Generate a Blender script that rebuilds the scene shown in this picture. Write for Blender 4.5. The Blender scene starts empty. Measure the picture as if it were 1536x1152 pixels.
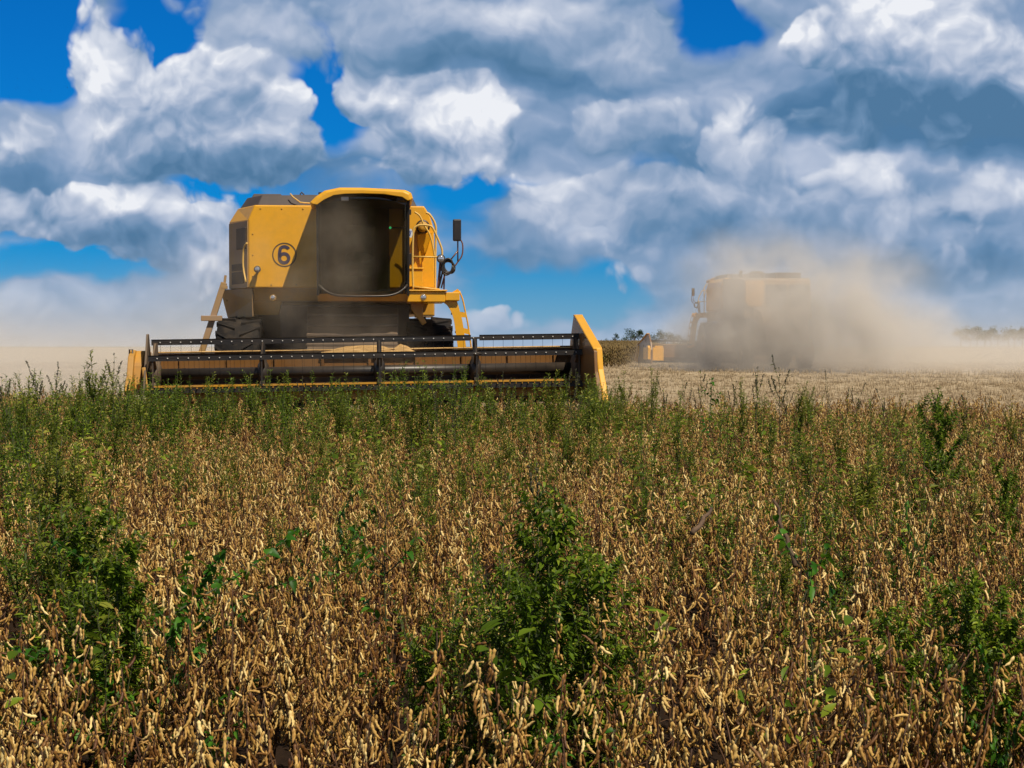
import bpy, bmesh, math, random
import numpy as np
from mathutils import Vector, Matrix, Euler

# ------------------------------------------------------------------ camera, sky, sun, exposure
SC = bpy.context.scene
COL = SC.collection
CAM_H = 1.30
cam_data = bpy.data.cameras.new("camera")
cam_data.sensor_width = 36.0
cam_data.lens = 60.0
cam_data.clip_start = 0.05
cam_data.clip_end = 20000.0
cam = bpy.data.objects.new("camera", cam_data)
cam.location = (0, 0, CAM_H)
cam.rotation_euler = (math.radians(90 - 1.253), 0, 0)
COL.objects.link(cam)
SC.camera = cam

SUN_DIR = Vector((0.42, -0.52, 1.0)).normalized()          # towards the sun
SUN_EL = math.asin(SUN_DIR.z)
SUN_AZ = math.atan2(SUN_DIR.x, SUN_DIR.y)
sun_data = bpy.data.lights.new("sun", 'SUN')
sun_data.energy = 5.0
sun_data.angle = math.radians(0.53)
sun_data.color = (1.0, 0.90, 0.74)
sun = bpy.data.objects.new("sun", sun_data)
sun.rotation_euler = (-SUN_DIR).to_track_quat('-Z', 'Y').to_euler()
sun.location = (20, -20, 40)
COL.objects.link(sun)

SC.view_settings.view_transform = 'Standard'
SC.view_settings.look = 'None'
SC.view_settings.exposure = 0.0
SC.view_settings.gamma = 1.0
SC.view_settings.use_curve_mapping = False
SC.cycles.use_denoising = True
SC.cycles.max_bounces = 6
SC.cycles.diffuse_bounces = 2
SC.cycles.glossy_bounces = 3
SC.cycles.transmission_bounces = 4
SC.cycles.transparent_max_bounces = 12
SC.cycles.volume_bounces = 2
SC.cycles.volume_step_rate = 1.0
SC.cycles.caustics_reflective = False
SC.cycles.caustics_refractive = False


class NT:
    """small helper for wiring node trees"""
    def __init__(self, tree):
        self.t = tree
        tree.nodes.clear()

    def put(self, sock, v):
        if v is None:
            return
        if isinstance(v, bpy.types.NodeSocket):
            self.t.links.new(v, sock)
        else:
            sock.default_value = v

    def n(self, kind, out=0, props=None, **inp):
        nd = self.t.nodes.new(kind)
        for k, v in (props or {}).items():
            setattr(nd, k, v)
        for k, v in inp.items():
            key = int(k[1:]) if k[0] == 'i' and k[1:].isdigit() else k.replace('_', ' ')
            self.put(nd.inputs[key], v)
        return nd.outputs[out] if out is not None else nd

    def m(self, op, a, b=None, c=None, clamp=False):
        nd = self.t.nodes.new('ShaderNodeMath')
        nd.operation = op
        nd.use_clamp = clamp
        for i, v in enumerate((a, b, c)):
            self.put(nd.inputs[i], v)
        return nd.outputs[0]

    def v(self, op, a, b=None, c=None, out=0):
        nd = self.t.nodes.new('ShaderNodeVectorMath')
        nd.operation = op
        for i, v in enumerate((a, b, c)):
            self.put(nd.inputs[i], v)
        return nd.outputs[out]

    def dot(self, a, b):
        return self.v('DOT_PRODUCT', a, b, out='Value')

    def xyz(self, x, y, z):
        return self.n('ShaderNodeCombineXYZ', X=x, Y=y, Z=z)

    def sep(self, vec):
        nd = self.t.nodes.new('ShaderNodeSeparateXYZ')
        self.put(nd.inputs[0], vec)
        return nd.outputs

    def noise(self, vec, scale=1.0, detail=2.0, rough=0.5, out='Fac', dim='3D', dist=0.0):
        nd = self.t.nodes.new('ShaderNodeTexNoise')
        nd.noise_dimensions = dim
        self.put(nd.inputs['Vector'], vec)
        nd.inputs['Scale'].default_value = scale
        nd.inputs['Detail'].default_value = detail
        nd.inputs['Roughness'].default_value = rough
        nd.inputs['Distortion'].default_value = dist
        return nd.outputs[out]

    def step(self, val, lo, hi, a=0.0, b=1.0):
        nd = self.t.nodes.new('ShaderNodeMapRange')
        nd.interpolation_type = 'SMOOTHSTEP'
        for k, v in zip(('Value', 'From Min', 'From Max', 'To Min', 'To Max'), (val, lo, hi, a, b)):
            self.put(nd.inputs[k], v)
        return nd.outputs[0]

    def lin(self, val, lo, hi, a=0.0, b=1.0):
        nd = self.t.nodes.new('ShaderNodeMapRange')
        for k, v in zip(('Value', 'From Min', 'From Max', 'To Min', 'To Max'), (val, lo, hi, a, b)):
            self.put(nd.inputs[k], v)
        return nd.outputs[0]

    def mix(self, f, a, b, blend='MIX'):
        nd = self.t.nodes.new('ShaderNodeMix')
        nd.data_type = 'RGBA'
        nd.blend_type = blend
        self.put(nd.inputs[0], f)
        self.put(nd.inputs[6], a if not isinstance(a, tuple) else (*a[:3], 1))
        self.put(nd.inputs[7], b if not isinstance(b, tuple) else (*b[:3], 1))
        return nd.outputs[2]

    def ramp(self, f, stops, interp='LINEAR'):
        nd = self.t.nodes.new('ShaderNodeValToRGB')
        cr = nd.color_ramp
        cr.interpolation = interp
        while len(cr.elements) > 1:
            cr.elements.remove(cr.elements[-1])
        cr.elements[0].position = stops[0][0]
        cr.elements[0].color = (*stops[0][1], 1)
        for p, c in stops[1:]:
            e = cr.elements.new(p)
            e.color = (*c, 1)
        self.put(nd.inputs[0], f)
        return nd.outputs[0]


def build_sky():
    w = bpy.data.worlds.new("World")
    SC.world = w
    w.use_nodes = True
    T = NT(w.node_tree)
    sky = T.t.nodes.new('ShaderNodeTexSky')
    sky.sky_type = 'NISHITA'
    sky.sun_disc = False
    sky.sun_elevation = SUN_EL
    sky.sun_rotation = SUN_AZ
    sky.altitude = 300
    sky.air_density = 1.0
    sky.dust_density = 0.3
    sky.ozone_density = 2.0
    # deep polarised blue between the clouds
    blue = T.mix(1.0, sky.outputs[0], (0.010, 0.375, 0.88), 'MULTIPLY')

    d = T.n('ShaderNodeTexCoord', out='Generated')
    s = T.sep(d)
    U = T.m('MULTIPLY', T.m('ARCTAN2', s[0], s[1]), 25.6)
    V = T.m('MULTIPLY', T.m('ARCSINE', s[2]), 25.6)
    P = T.xyz(U, V, 0.0)

    def blobs(Pw, lst):
        S = H = None
        for (px, py, rx, ry, k) in lst:
            cx, cy, rx, ry = (px - 768) / 100, (520 - py) / 100, rx / 100, ry / 100
            q = T.v('MULTIPLY_ADD', Pw, (1 / rx, 1 / ry, 0), (-cx / rx, -cy / ry, 0))
            wgt = T.m('MULTIPLY_ADD', T.dot(q, q), -k, k)
            wgt = T.m('MAXIMUM', wgt, 0.0)
            y = T.sep(q)[1]
            S = wgt if S is None else T.m('ADD', S, wgt)
            h = T.m('MULTIPLY', wgt, y)
            H = h if H is None else T.m('ADD', H, h)
        return S, T.m('DIVIDE', H, T.m('ADD', S, 0.05))

    warp_lo = T.v('SUBTRACT', T.noise(P, 0.55, 1.0, 0.5, 'Color'), (0.5, 0.5, 0.5))
    warp_hi = T.v('SUBTRACT', T.noise(P, 1.9, 2.0, 0.45, 'Color'), (0.5, 0.5, 0.5))
    Pw = T.v('MULTIPLY_ADD', warp_lo, (0.8, 0.6, 0), P)
    Pw = T.v('MULTIPLY_ADD', warp_hi, (0.42, 0.34, 0), Pw)

    def billow(vec, z, scale, det=2.0):
        nd = T.t.nodes.new('ShaderNodeTexVoronoi')
        nd.feature = 'F1'
        nd.voronoi_dimensions = '2D'
        T.put(nd.inputs['Vector'], T.v('ADD', vec, (z, z * 1.7, 0)))
        nd.inputs['Scale'].default_value = scale
        nd.inputs['Detail'].default_value = det
        nd.inputs['Roughness'].default_value = 0.5
        nd.inputs['Lacunarity'].default_value = 2.3
        return T.m('SUBTRACT', 1.0, nd.outputs['Distance'])

    STOPS = [(0.0, (0.080, 0.19, 0.34)), (0.25, (0.14, 0.26, 0.43)), (0.5, (0.28, 0.38, 0.55)), (0.72, (0.47, 0.54, 0.68)),
             (0.92, (0.70, 0.74, 0.83)), (1.0, (0.85, 0.87, 0.92))]

    # shared detail: cauliflower heads and fine curls, each with its slope towards the light
    b1 = billow(Pw, 3.1, 1.05, 2.5)
    b2 = billow(T.v('ADD', Pw, (-0.04, 0.17, 0)), 3.1, 1.05, 2.5)
    f1 = T.noise(T.v('ADD', Pw, (7.3, 2.1, 0)), 0.95, 4.0, 0.45)
    f2 = T.noise(T.v('ADD', Pw, (7.24, 2.37, 0)), 0.95, 4.0, 0.45)
    curl = T.m('MULTIPLY', T.m('SUBTRACT', b1, b2), 0.50)
    curl = T.m('MULTIPLY_ADD', T.m('SUBTRACT', f1, f2), 1.15, curl)
    curl = T.m('MULTIPLY_ADD', T.m('SUBTRACT', f1, 0.5), 0.25, curl)
    edge = T.m('MULTIPLY_ADD', T.m('SUBTRACT', f1, 0.5), 1.1, T.m('MULTIPLY_ADD', b1, 0.55, -0.38))

    # broad light and broad shade over the cloud masses
    LIGHT = [(155, 80, 60, 70, .55), (160, 180, 60, 70, .55), (320, 110, 110, 50, .35), (430, 160, 40, 60, .3), (570, 130, 60, 50, .5),
             (690, 165, 110, 60, .6), (720, 215, 60, 60, .4), (290, 315, 100, 50, .5), (160, 300, 90, 40, .5), (300, 380, 50, 40, .3), (1350, 60, 110, 60, .6), (1180, 75, 50, 35, .5),
             (1110, 200, 60, 70, .5), (1220, 240, 60, 50, .4), (1295, 270, 60, 40, .5), (850, 340, 110, 50, .35), (930, 100, 90, 35, .35),
             (760, 30, 160, 40, .35), (400, 40, 90, 30, .3), (1480, 300, 70, 50, .4), (820, 280, 70, 25, .4), (1330, 330, 35, 40, .4), (560, 210, 80, 40, .2), (1430, 150, 150, 50, .2)]
    SHADE = [(360, 265, 220, 55, .60), (660, 110, 230, 45, .55), (900, 130, 160, 35, .30), (1340, 185, 240, 60, .95), (1480, 215, 170, 60, .85), (1220, 150, 90, 40, .3),
             (190, 375, 130, 50, .5), (60, 290, 110, 60, .25), (1000, 240, 120, 50, .25), (1080, 360, 200, 60, .25), (780, 400, 150, 60, .45), (640, 300, 140, 40, .35),
             (1420, 400, 240, 40, .35), (1010, 330, 110, 50, .2), (600, 230, 50, 50, .35), (800, 225, 100, 40, .25), (100, 420, 100, 40, .2), (1180, 350, 200, 60, .2)]
    lt, _ = blobs(Pw, LIGHT)
    sh, _ = blobs(Pw, SHADE)
    tone = T.m('SUBTRACT', T.m('MULTIPLY', T.m('MINIMUM', lt, 0.6), 0.62), T.m('MULTIPLY', T.m('MINIMUM', sh, 0.85), 0.68))

    def shade(H, mid, kh, kc):
        L = T.m('MULTIPLY_ADD', H, kh, mid)
        L = T.m('ADD', L, tone)
        return T.ramp(T.m('MULTIPLY_ADD', curl, kc, L), STOPS)

    # --- far layer: broken grey cloud that thins into blue gaps
    far = T.noise(T.v('MULTIPLY', Pw, (0.55, 1.0, 1)), 0.62, 4.0, 0.5)
    far2 = T.noise(T.v('MULTIPLY_ADD', Pw, (0.55, 1.0, 1), (0.06, 0.26, 0)), 0.62, 4.0, 0.5)
    gaps, _ = blobs(Pw, [(40, 70, 130, 130, 1.0), (250, 30, 80, 100, .9), (492, 140, 80, 110, 1.0), (1082, 55, 80, 70, .50), (1060, 30, 55, 70, .35), (1115, 35, 45, 40, .35), (1050, -10, 80, 50, .45), (960, 250, 60, 30, .3), (880, 440, 140, 60, .4), (690, 290, 80, 50, .35), (90, 400, 110, 40, .4),
                         (320, 320, 90, 60, .8), (780, 280, 150, 34, .45), (800, 430, 190, 75, .5), (640, 330, 150, 80, .3),
                         (200, 370, 110, 50, .35), (40, 120, 90, 60, .5)])
    right = T.step(U, -5.5, 1.5)
    base = T.m('MULTIPLY_ADD', right, 0.14, 0.10)
    fF = T.m('SUBTRACT', T.m('ADD', far, base), T.m('MULTIPLY', gaps, T.m('MULTIPLY_ADD', f1, 0.7, 0.25)))
    fA = T.m('MULTIPLY', T.step(fF, 0.36, 0.62), 0.95)
    fC = shade(T.m('SUBTRACT', far, far2), 0.47, 1.7, 0.30)

    groups = [
        # middle and low clouds
        (0.55, 0.26, 0.58, (0.18, 0.44), [(850, 195, 110, 55, .7), (950, 185, 110, 60, .7), (830, 330, 130, 60, .8), (900, 285, 170, 60, .7), (1130, 215, 85, 95, .9),
                           (1050, 290, 190, 80, .7), (1285, 270, 75, 60, .9), (1200, 335, 220, 80, .8), (1430, 310, 170, 65, .7), (1060, 370, 170, 60, .6),
                           (950, 425, 70, 35, .5), (1380, 400, 260, 60, .5), (730, 480, 100, 28, .5), (240, 440, 200, 50, .35), (1340, 330, 60, 60, .6)]),
        # lower cumulus and the one over the cab
        (0.55, 0.28, 1.0, (0.18, 0.42), [(225, 325, 150, 75, 1.1), (130, 320, 90, 55, .9), (320, 385, 100, 75, 1.0), (40, 335, 80, 50, .6), (30, 300, 60, 50, .5), (110, 400, 110, 40, .3),
                           (560, 140, 70, 60, 1.0), (650, 150, 115, 65, 1.0), (725, 185, 75, 75, .9), (590, 225, 130, 70, .8), (690, 250, 120, 60, .6)]),
        # the tall bank and the big bright bank
        (0.56, 0.28, 0.95, (0.18, 0.42), [(165, 95, 80, 95, 1.0), (235, 165, 120, 120, 1.0), (345, 150, 120, 95, 1.0), (415, 205, 85, 90, 1.0), (330, 235, 210, 75, .9),
                           (60, 190, 80, 60, .6), (60, 250, 120, 60, .5), (1310, 75, 180, 85, 1.0), (1450, 110, 210, 120, 1.0), (1200, 75, 65, 45, .7), (1370, 190, 260, 75, .9)]),
        # the grey shelf across the top
        (0.50, 0.14, 0.45, (0.12, 0.50), [(330, 30, 100, 50, .55), (540, 55, 250, 80, .9), (780, 60, 260, 100, 1.0), (955, 80, 110, 85, .8), (110, 0, 130, 30, .6)]),
    ]
    k = 0.1                                                     # background strength: cloud colours are given for the final picture
    def bright(c):
        o = T.v('SCALE', c)
        o.node.inputs['Scale'].default_value = 1 / k
        return o

    col = T.mix(fA, blue, bright(fC))
    for mid, kh, kc, soft, lst in groups:
        S, H = blobs(Pw, lst)
        nA = T.step(T.m('ADD', T.m('MINIMUM', S, 1.15), edge), soft[0], soft[1])
        col = T.mix(nA, col, bright(shade(H, mid, kh, kc)))
    # thin pale air low down over the fields
    low = T.step(V, 1.6, -0.3, 0.0, 0.50)
    col = T.mix(low, col, (0.44 / k, 0.55 / k, 0.68 / k))
    # added dimming of the unseen upper sky, to cut ambient fill
    over = T.step(V, 6.0, 13.0, 1.0, 0.30)
    col = T.v('SCALE', col)
    T.put(col.node.inputs['Scale'], over)
    bg = T.n('ShaderNodeBackground', Color=col, Strength=k)
    T.n('ShaderNodeOutputWorld', out=None, Surface=bg)
    w.cycles.sampling_method = 'MANUAL'
    w.cycles.sample_map_resolution = 512


build_sky()

# ------------------------------------------------------------------ helpers
def smooth01(a, b, x):
    t = min(1.0, max(0.0, (x - a) / (b - a)))
    return t * t * (3 - 2 * t)


def ground_z(x, y):
    z = 0.50 * smooth01(28, 64, y) + 0.62 * smooth01(70, 170, y)
    return z + 0.02 * math.sin(x * 0.9 + y * 0.35) * smooth01(30, 10, y) * smooth01(0, 6, y)


def tag(o, label=None, cat=None, group=None, kind=None):
    for k, v in (("label", label), ("category", cat), ("group", group), ("kind", kind)):
        if v:
            o[k] = v
    return o


def empty(name, loc=(0, 0, 0), rz=0.0, parent=None):
    o = bpy.data.objects.new(name, None)
    o.empty_display_size = 0.3
    o.location = loc
    o.rotation_euler = (0, 0, rz)
    o.parent = parent
    COL.objects.link(o)
    return o


def copy_tree(o, parent=None):
    kids = [k for k in COL.objects if k.parent == o]
    c = o.copy()
    COL.objects.link(c)
    c.parent = parent
    for k in kids:
        copy_tree(k, c)
    return c


class MB:
    """collects faces and links them as one mesh object"""
    def __init__(self):
        self.v, self.f, self.s, self.mi, self.cur = [], [], [], [], 0

    def add(self, verts, faces, smooth=False):
        b = len(self.v)
        self.v += [tuple(p) for p in verts]
        for fc in faces:
            self.f.append(tuple(b + i for i in fc))
            self.s.append(smooth)
            self.mi.append(self.cur)
        return self

    def box(self, x0, x1, y0, y1, z0, z1):
        v = [(x, y, z) for x in (x0, x1) for y in (y0, y1) for z in (z0, z1)]
        return self.add(v, [(0, 1, 3, 2), (4, 6, 7, 5), (0, 4, 5, 1), (2, 3, 7, 6), (0, 2, 6, 4), (1, 5, 7, 3)])

    def loft(self, rings, cap=True, smooth=False, closed=True):
        n = len(rings[0])
        v = [p for r in rings for p in r]
        f = []
        for i in range(len(rings) - 1):
            for j in range(n if closed else n - 1):
                k = (j + 1) % n
                f.append((i * n + j, i * n + k, (i + 1) * n + k, (i + 1) * n + j))
        if cap:
            f.append(tuple(range(n - 1, -1, -1)))
            f.append(tuple((len(rings) - 1) * n + j for j in range(n)))
        return self.add(v, f, smooth)

    def prism(self, poly, axis, a, b):
        """poly: 2-D points; axis 'x' -> (y,z), 'y' -> (x,z), 'z' -> (x,y)"""
        def P(p, t):
            return {'x': (t, p[0], p[1]), 'y': (p[0], t, p[1]), 'z': (p[0], p[1], t)}[axis]
        return self.loft([[P(p, a) for p in poly], [P(p, b) for p in poly]])

    def tube(self, pts, r, sides=8, smooth=True, radii=None):
        pts = [Vector(p) for p in pts]
        rings = []
        up = None
        for i, p in enumerate(pts):
            d = (pts[min(i + 1, len(pts) - 1)] - pts[max(i - 1, 0)]).normalized()
            if up is None:
                up = d.orthogonal().normalized()
            else:
                up = (up - d * up.dot(d))
                up = up.normalized() if up.length > 1e-5 else d.orthogonal().normalized()
            w = d.cross(up)
            rr = radii[i] if radii else r
            rings.append([tuple(p + (up * math.cos(2 * math.pi * k / sides) + w * math.sin(2 * math.pi * k / sides)) * rr) for k in range(sides)])
        return self.loft(rings, smooth=smooth)

    def beam(self, p0, p1, w, h=None, up=(0, 1, 0)):
        p0, p1 = Vector(p0), Vector(p1)
        h = h or w
        d = (p1 - p0).normalized()
        a = d.cross(Vector(up)).normalized()
        b = a.cross(d)
        q = [a * w / 2 + b * h / 2, -a * w / 2 + b * h / 2, -a * w / 2 - b * h / 2, a * w / 2 - b * h / 2]
        return self.loft([[tuple(p0 + k) for k in q], [tuple(p1 + k) for k in q]])

    def torus(self, c, axis, R, r, n=28, m=8):
        c, ax = Vector(c), Vector(axis).normalized()
        a = ax.orthogonal().normalized()
        b = ax.cross(a)
        v, f = [], []
        for i in range(n):
            t = 2 * math.pi * i / n
            d = a * math.cos(t) + b * math.sin(t)
            for j in range(m):
                u = 2 * math.pi * j / m
                v.append(tuple(c + d * (R + r * math.cos(u)) + ax * r * math.sin(u)))
        for i in range(n):
            for j in range(m):
                f.append((i * m + j, ((i + 1) % n) * m + j, ((i + 1) % n) * m + (j + 1) % m, i * m + (j + 1) % m))
        return self.add(v, f, True)

    def lathe(self, prof, c, axis='x', n=36, smooth=True):
        """prof: (along, radius) pairs round an axis through c"""
        rings = []
        for (a, r) in prof:
            ring = []
            for k in range(n):
                t = 2 * math.pi * k / n
                u, w = r * math.cos(t), r * math.sin(t)
                q = {'x': (a, u, w), 'y': (u, a, w), 'z': (u, w, a)}[axis]
                ring.append((c[0] + q[0], c[1] + q[1], c[2] + q[2]))
            rings.append(ring)
        return self.loft(rings, smooth=smooth)

    def build(self, name, mat, parent=None, bevel=0.0, loc=None, more=()):
        me = bpy.data.meshes.new(name)
        me.from_pydata(self.v, [], self.f)
        me.polygons.foreach_set("use_smooth", self.s)
        if more:
            me.polygons.foreach_set("material_index", self.mi)
        bm = bmesh.new()
        bm.from_mesh(me)
        bmesh.ops.recalc_face_normals(bm, faces=bm.faces)
        bm.to_mesh(me)
        bm.free()
        for mm in (mat,) + tuple(more):
            me.materials.append(mm)
        o = bpy.data.objects.new(name, me)
        COL.objects.link(o)
        o.parent = parent
        if loc:
            o.location = loc
        if bevel:
            b = o.modifiers.new("bevel", 'BEVEL')
            b.width = bevel
            b.segments = 2
            b.limit_method = 'ANGLE'
            b.angle_limit = math.radians(35)
        return o


def sized_mesh(name, verts, faces, tint, mat, smooth=True):
    me = bpy.data.meshes.new(name)
    me.from_pydata([tuple(v) for v in verts], [], faces)
    if smooth:
        me.polygons.foreach_set("use_smooth", [True] * len(me.polygons))
    if tint is not None:
        at = me.attributes.new("tint", 'FLOAT', 'POINT')
        at.data.foreach_set("value", np.asarray(tint, dtype=np.float32))
    me.materials.append(mat)
    return me


class Leaves:
    def __init__(self):
        self.v, self.f, self.t = [], [], []

    def leaf(self, p, d, ln, w, rng, droop=0.3, shape='lance', tint=None):
        p, d = Vector(p), Vector(d).normalized()
        side = d.cross(Vector((0, 0, 1)))
        side = side.normalized() if side.length > .05 else Vector((1, 0, 0))
        side = (Matrix.Rotation(rng.uniform(-.7, .7), 3, d) @ side)
        nrm = side.cross(d)
        if shape == 'lance':
            prof = [(0, .12), (.25, .85), (.5, 1.0), (.78, .6), (1, .0)]
        elif shape == 'ovate':
            prof = [(0, .25), (.18, .9), (.4, 1.0), (.72, .62), (1, .0)]
        else:
            prof = [(-.08, .5), (.12, 1.0), (.35, .98), (.7, .5), (1, .0)]
        b = len(self.v)
        tt = rng.gauss(.5, .22) if tint is None else tint + rng.uniform(-.15, .15)
        tt = min(1, max(0, tt))
        for (s, k) in prof:
            c = p + d * ln * s - Vector((0, 0, droop * ln * s * s))
            fold = nrm * w * .5 * k * .35
            self.v += [c + side * w * .5 * k + fold, c, c - side * w * .5 * k + fold]
            self.t += [tt] * 3
        for i in range(len(prof) - 1):
            q = b + i * 3
            self.f += [(q, q + 1, q + 4, q + 3), (q + 1, q + 2, q + 5, q + 4)]

    def mesh(self, name, mat):
        return sized_mesh(name, self.v, self.f, self.t, mat, True)


# ------------------------------------------------------------------ materials
def material(name):
    m = bpy.data.materials.new(name)
    m.use_nodes = True
    return m, NT(m.node_tree)


def finish(T, color, rough=0.6, metal=0.0, spec=0.5, normal=None, coat=0.0, sss=None):
    nd = T.t.nodes.new('ShaderNodeBsdfPrincipled')
    T.put(nd.inputs['Base Color'], color if not isinstance(color, tuple) else (*color[:3], 1))
    T.put(nd.inputs['Roughness'], rough)
    T.put(nd.inputs['Metallic'], metal)
    nd.inputs['Specular IOR Level'].default_value = spec
    nd.inputs['Coat Weight'].default_value = coat
    T.put(nd.inputs['Normal'], normal)
    T.n('ShaderNodeOutputMaterial', out=None, Surface=nd.outputs[0])
    return nd


def bump(T, h, strength=0.3, dist=0.01):
    nd = T.t.nodes.new('ShaderNodeBump')
    nd.inputs['Strength'].default_value = strength
    nd.inputs['Distance'].default_value = dist
    T.put(nd.inputs['Height'], h)
    return nd.outputs[0]


def paint(name, base, dust, rough=0.42, dustcol=(0.36, 0.24, 0.13), coat=0.15):
    """machine paint with field dust lying on it in patches and on upward faces"""
    m, T = material(name)
    oc = T.n('ShaderNodeTexCoord', out='Object')
    n1 = T.noise(oc, 1.7, 5.0, 0.6)
    n2 = T.noise(oc, 9.0, 4.0, 0.65)
    streak = T.noise(T.v('MULTIPLY', oc, (9, 9, 0.8)), 1.0, 3.0, 0.6)
    up = T.sep(T.n('ShaderNodeNewGeometry', out='Normal'))[2]
    d = T.m('MULTIPLY_ADD', T.step(n1, 0.32, 0.78), 0.55, T.m('MULTIPLY', T.step(n2, 0.45, 0.8), 0.22))
    d = T.m('ADD', d, T.m('MULTIPLY', T.step(streak, 0.5, 0.8), 0.18))
    d = T.m('ADD', d, T.m('MULTIPLY', T.m('MAXIMUM', up, 0.0), 0.35))
    d = T.m('MULTIPLY', d, dust, clamp=True)
    col = T.mix(T.lin(n2, 0.3, 0.7), base, tuple(c * 0.9 for c in base))
    col = T.mix(d, col, dustcol)
    finish(T, col, T.m('MULTIPLY_ADD', d, 0.45, rough), coat=coat, normal=bump(T, T.m('MULTIPLY_ADD', T.noise(oc, 2.6, 2.0, 0.5), 2.5, T.m('MULTIPLY', n2, 0.4)), 0.10, 0.008))
    return m


def make_materials():
    M = {}
    M['yellow'] = paint("yellow paint", (0.86, 0.41, 0.002), 0.25)
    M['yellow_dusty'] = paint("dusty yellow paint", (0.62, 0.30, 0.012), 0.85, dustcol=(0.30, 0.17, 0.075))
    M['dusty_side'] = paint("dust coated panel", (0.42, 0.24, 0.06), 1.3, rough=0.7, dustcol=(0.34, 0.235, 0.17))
    M['header_rust_shade'] = paint("worn orange steel and divider shade", (0.20, 0.085, 0.014), 0.35, dustcol=(0.30, 0.19, 0.10))  # worn header steel, also used as painted shade on the tall divider
    M['black'] = paint("black steel", (0.018, 0.016, 0.015), 0.14, rough=0.38, coat=0.0)
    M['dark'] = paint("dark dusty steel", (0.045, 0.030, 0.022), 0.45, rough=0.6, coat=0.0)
    M['cover'] = paint("dark tank cover", (0.045, 0.035, 0.035), 0.35, rough=0.6, dustcol=(0.22, 0.16, 0.12), coat=0.0)
    M['bright'] = paint("galvanised steel", (0.62, 0.60, 0.56), 0.25, rough=0.35, coat=0.0)
    M['rail'] = paint("pale yellow tube", (0.82, 0.50, 0.10), 0.35)
    M['redrail'] = paint("red brown tube", (0.16, 0.055, 0.03), 0.3)
    M['decal'] = paint("navy decal", (0.035, 0.03, 0.075), 0.35, coat=0.0)
    M['white'] = paint("white sticker", (0.75, 0.75, 0.75), 0.1, coat=0.0)
    M['blue'] = paint("blue sticker print", (0.04, 0.10, 0.42), 0.1, coat=0.0)

    m, T = material("tyre rubber")
    oc = T.n('ShaderNodeTexCoord', out='Object')
    n = T.noise(oc, 6.0, 5.0, 0.6)
    finish(T, T.mix(T.step(n, 0.42, 0.75), (0.012, 0.011, 0.011), (0.050, 0.037, 0.026)), 0.85, spec=0.2, normal=bump(T, n, 0.3, 0.01))
    M['rubber'] = m

    m, T = material("tinted cab glass")
    oc = T.n('ShaderNodeTexCoord', out='Object')
    film = T.m('MULTIPLY', T.step(T.noise(oc, 2.2, 5.0, 0.6), 0.30, 0.8), 0.08)
    tr = T.n('ShaderNodeBsdfTransparent', Color=(0.62, 0.62, 0.52, 1))
    gl = T.n('ShaderNodeBsdfGlossy', Color=(0.9, 0.9, 0.9, 1), Roughness=0.03)
    df = T.n('ShaderNodeBsdfDiffuse', Color=(0.16, 0.11, 0.075, 1))
    fr = T.m('MULTIPLY_ADD', T.m('POWER', T.n('ShaderNodeLayerWeight', out='Facing', Blend=0.5), 5.0), 0.7, 0.045)
    a = T.n('ShaderNodeMixShader', i0=fr, i1=tr, i2=gl)
    b = T.n('ShaderNodeMixShader', i0=film, i1=a, i2=df)
    T.n('ShaderNodeOutputMaterial', out=None, Surface=b)
    M['glass'] = m

    m, T = material("clear side glass")
    tr = T.n('ShaderNodeBsdfTransparent', Color=(0.90, 0.94, 0.88, 1))
    gl = T.n('ShaderNodeBsdfGlossy', Color=(0.9, 0.9, 0.9, 1), Roughness=0.03)
    b = T.n('ShaderNodeMixShader', i0=T.m('MULTIPLY_ADD', T.m('POWER', T.n('ShaderNodeLayerWeight', out='Facing', Blend=0.5), 5.0), 0.7, 0.045), i1=tr, i2=gl)
    T.n('ShaderNodeOutputMaterial', out=None, Surface=b)
    M['clear'] = m

    m, T = material("lamp glass")
    finish(T, (0.72, 0.70, 0.70), 0.12, metal=0.75)
    M['lens'] = m
    m, T = material("mirror glass")
    finish(T, (0.5, 0.5, 0.5), 0.05, metal=1.0)
    M['mirror'] = m
    m, T = material("seat cloth")
    finish(T, (0.03, 0.028, 0.03), 0.9)
    M['cloth'] = m
    m, T = material("cab lining")
    finish(T, (0.035, 0.028, 0.024), 0.85)
    M['lining'] = m
    m, T = material("lit green lamp")
    e = T.n('ShaderNodeEmission', Color=(0.05, 0.9, 0.35, 1), Strength=1.2)
    T.n('ShaderNodeOutputMaterial', out=None, Surface=e)
    M['green_lamp'] = m

    m, T = material("cut straw heap")
    oc = T.n('ShaderNodeTexCoord', out='Object')
    n = T.noise(T.v('MULTIPLY', oc, (1, 4, 9)), 7.0, 5.0, 0.7)
    finish(T, T.ramp(n, [(0.25, (0.22, 0.11, 0.035)), (0.55, (0.55, 0.34, 0.13)), (0.8, (0.72, 0.50, 0.24))]), 0.9, spec=0.2, normal=bump(T, n, 0.8, 0.03))
    M['straw'] = m

    # ground: dark crop soil with litter, pale stubble beyond the standing crop, greener far fields
    m, T = material("field ground")
    oc = T.n('ShaderNodeTexCoord', out='Object')
    s = T.sep(oc)
    nb = T.noise(oc, 0.16, 4.0, 0.55)
    nf = T.noise(oc, 5.5, 6.0, 0.7)
    rows = T.noise(T.v('MULTIPLY', oc, (0.10, 1.3, 1)), 1.0, 4.0, 0.6)
    soil = T.ramp(nf, [(0.3, (0.010, 0.005, 0.003)), (0.6, (0.026, 0.014, 0.007)), (0.8, (0.09, 0.052, 0.024))])
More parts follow.
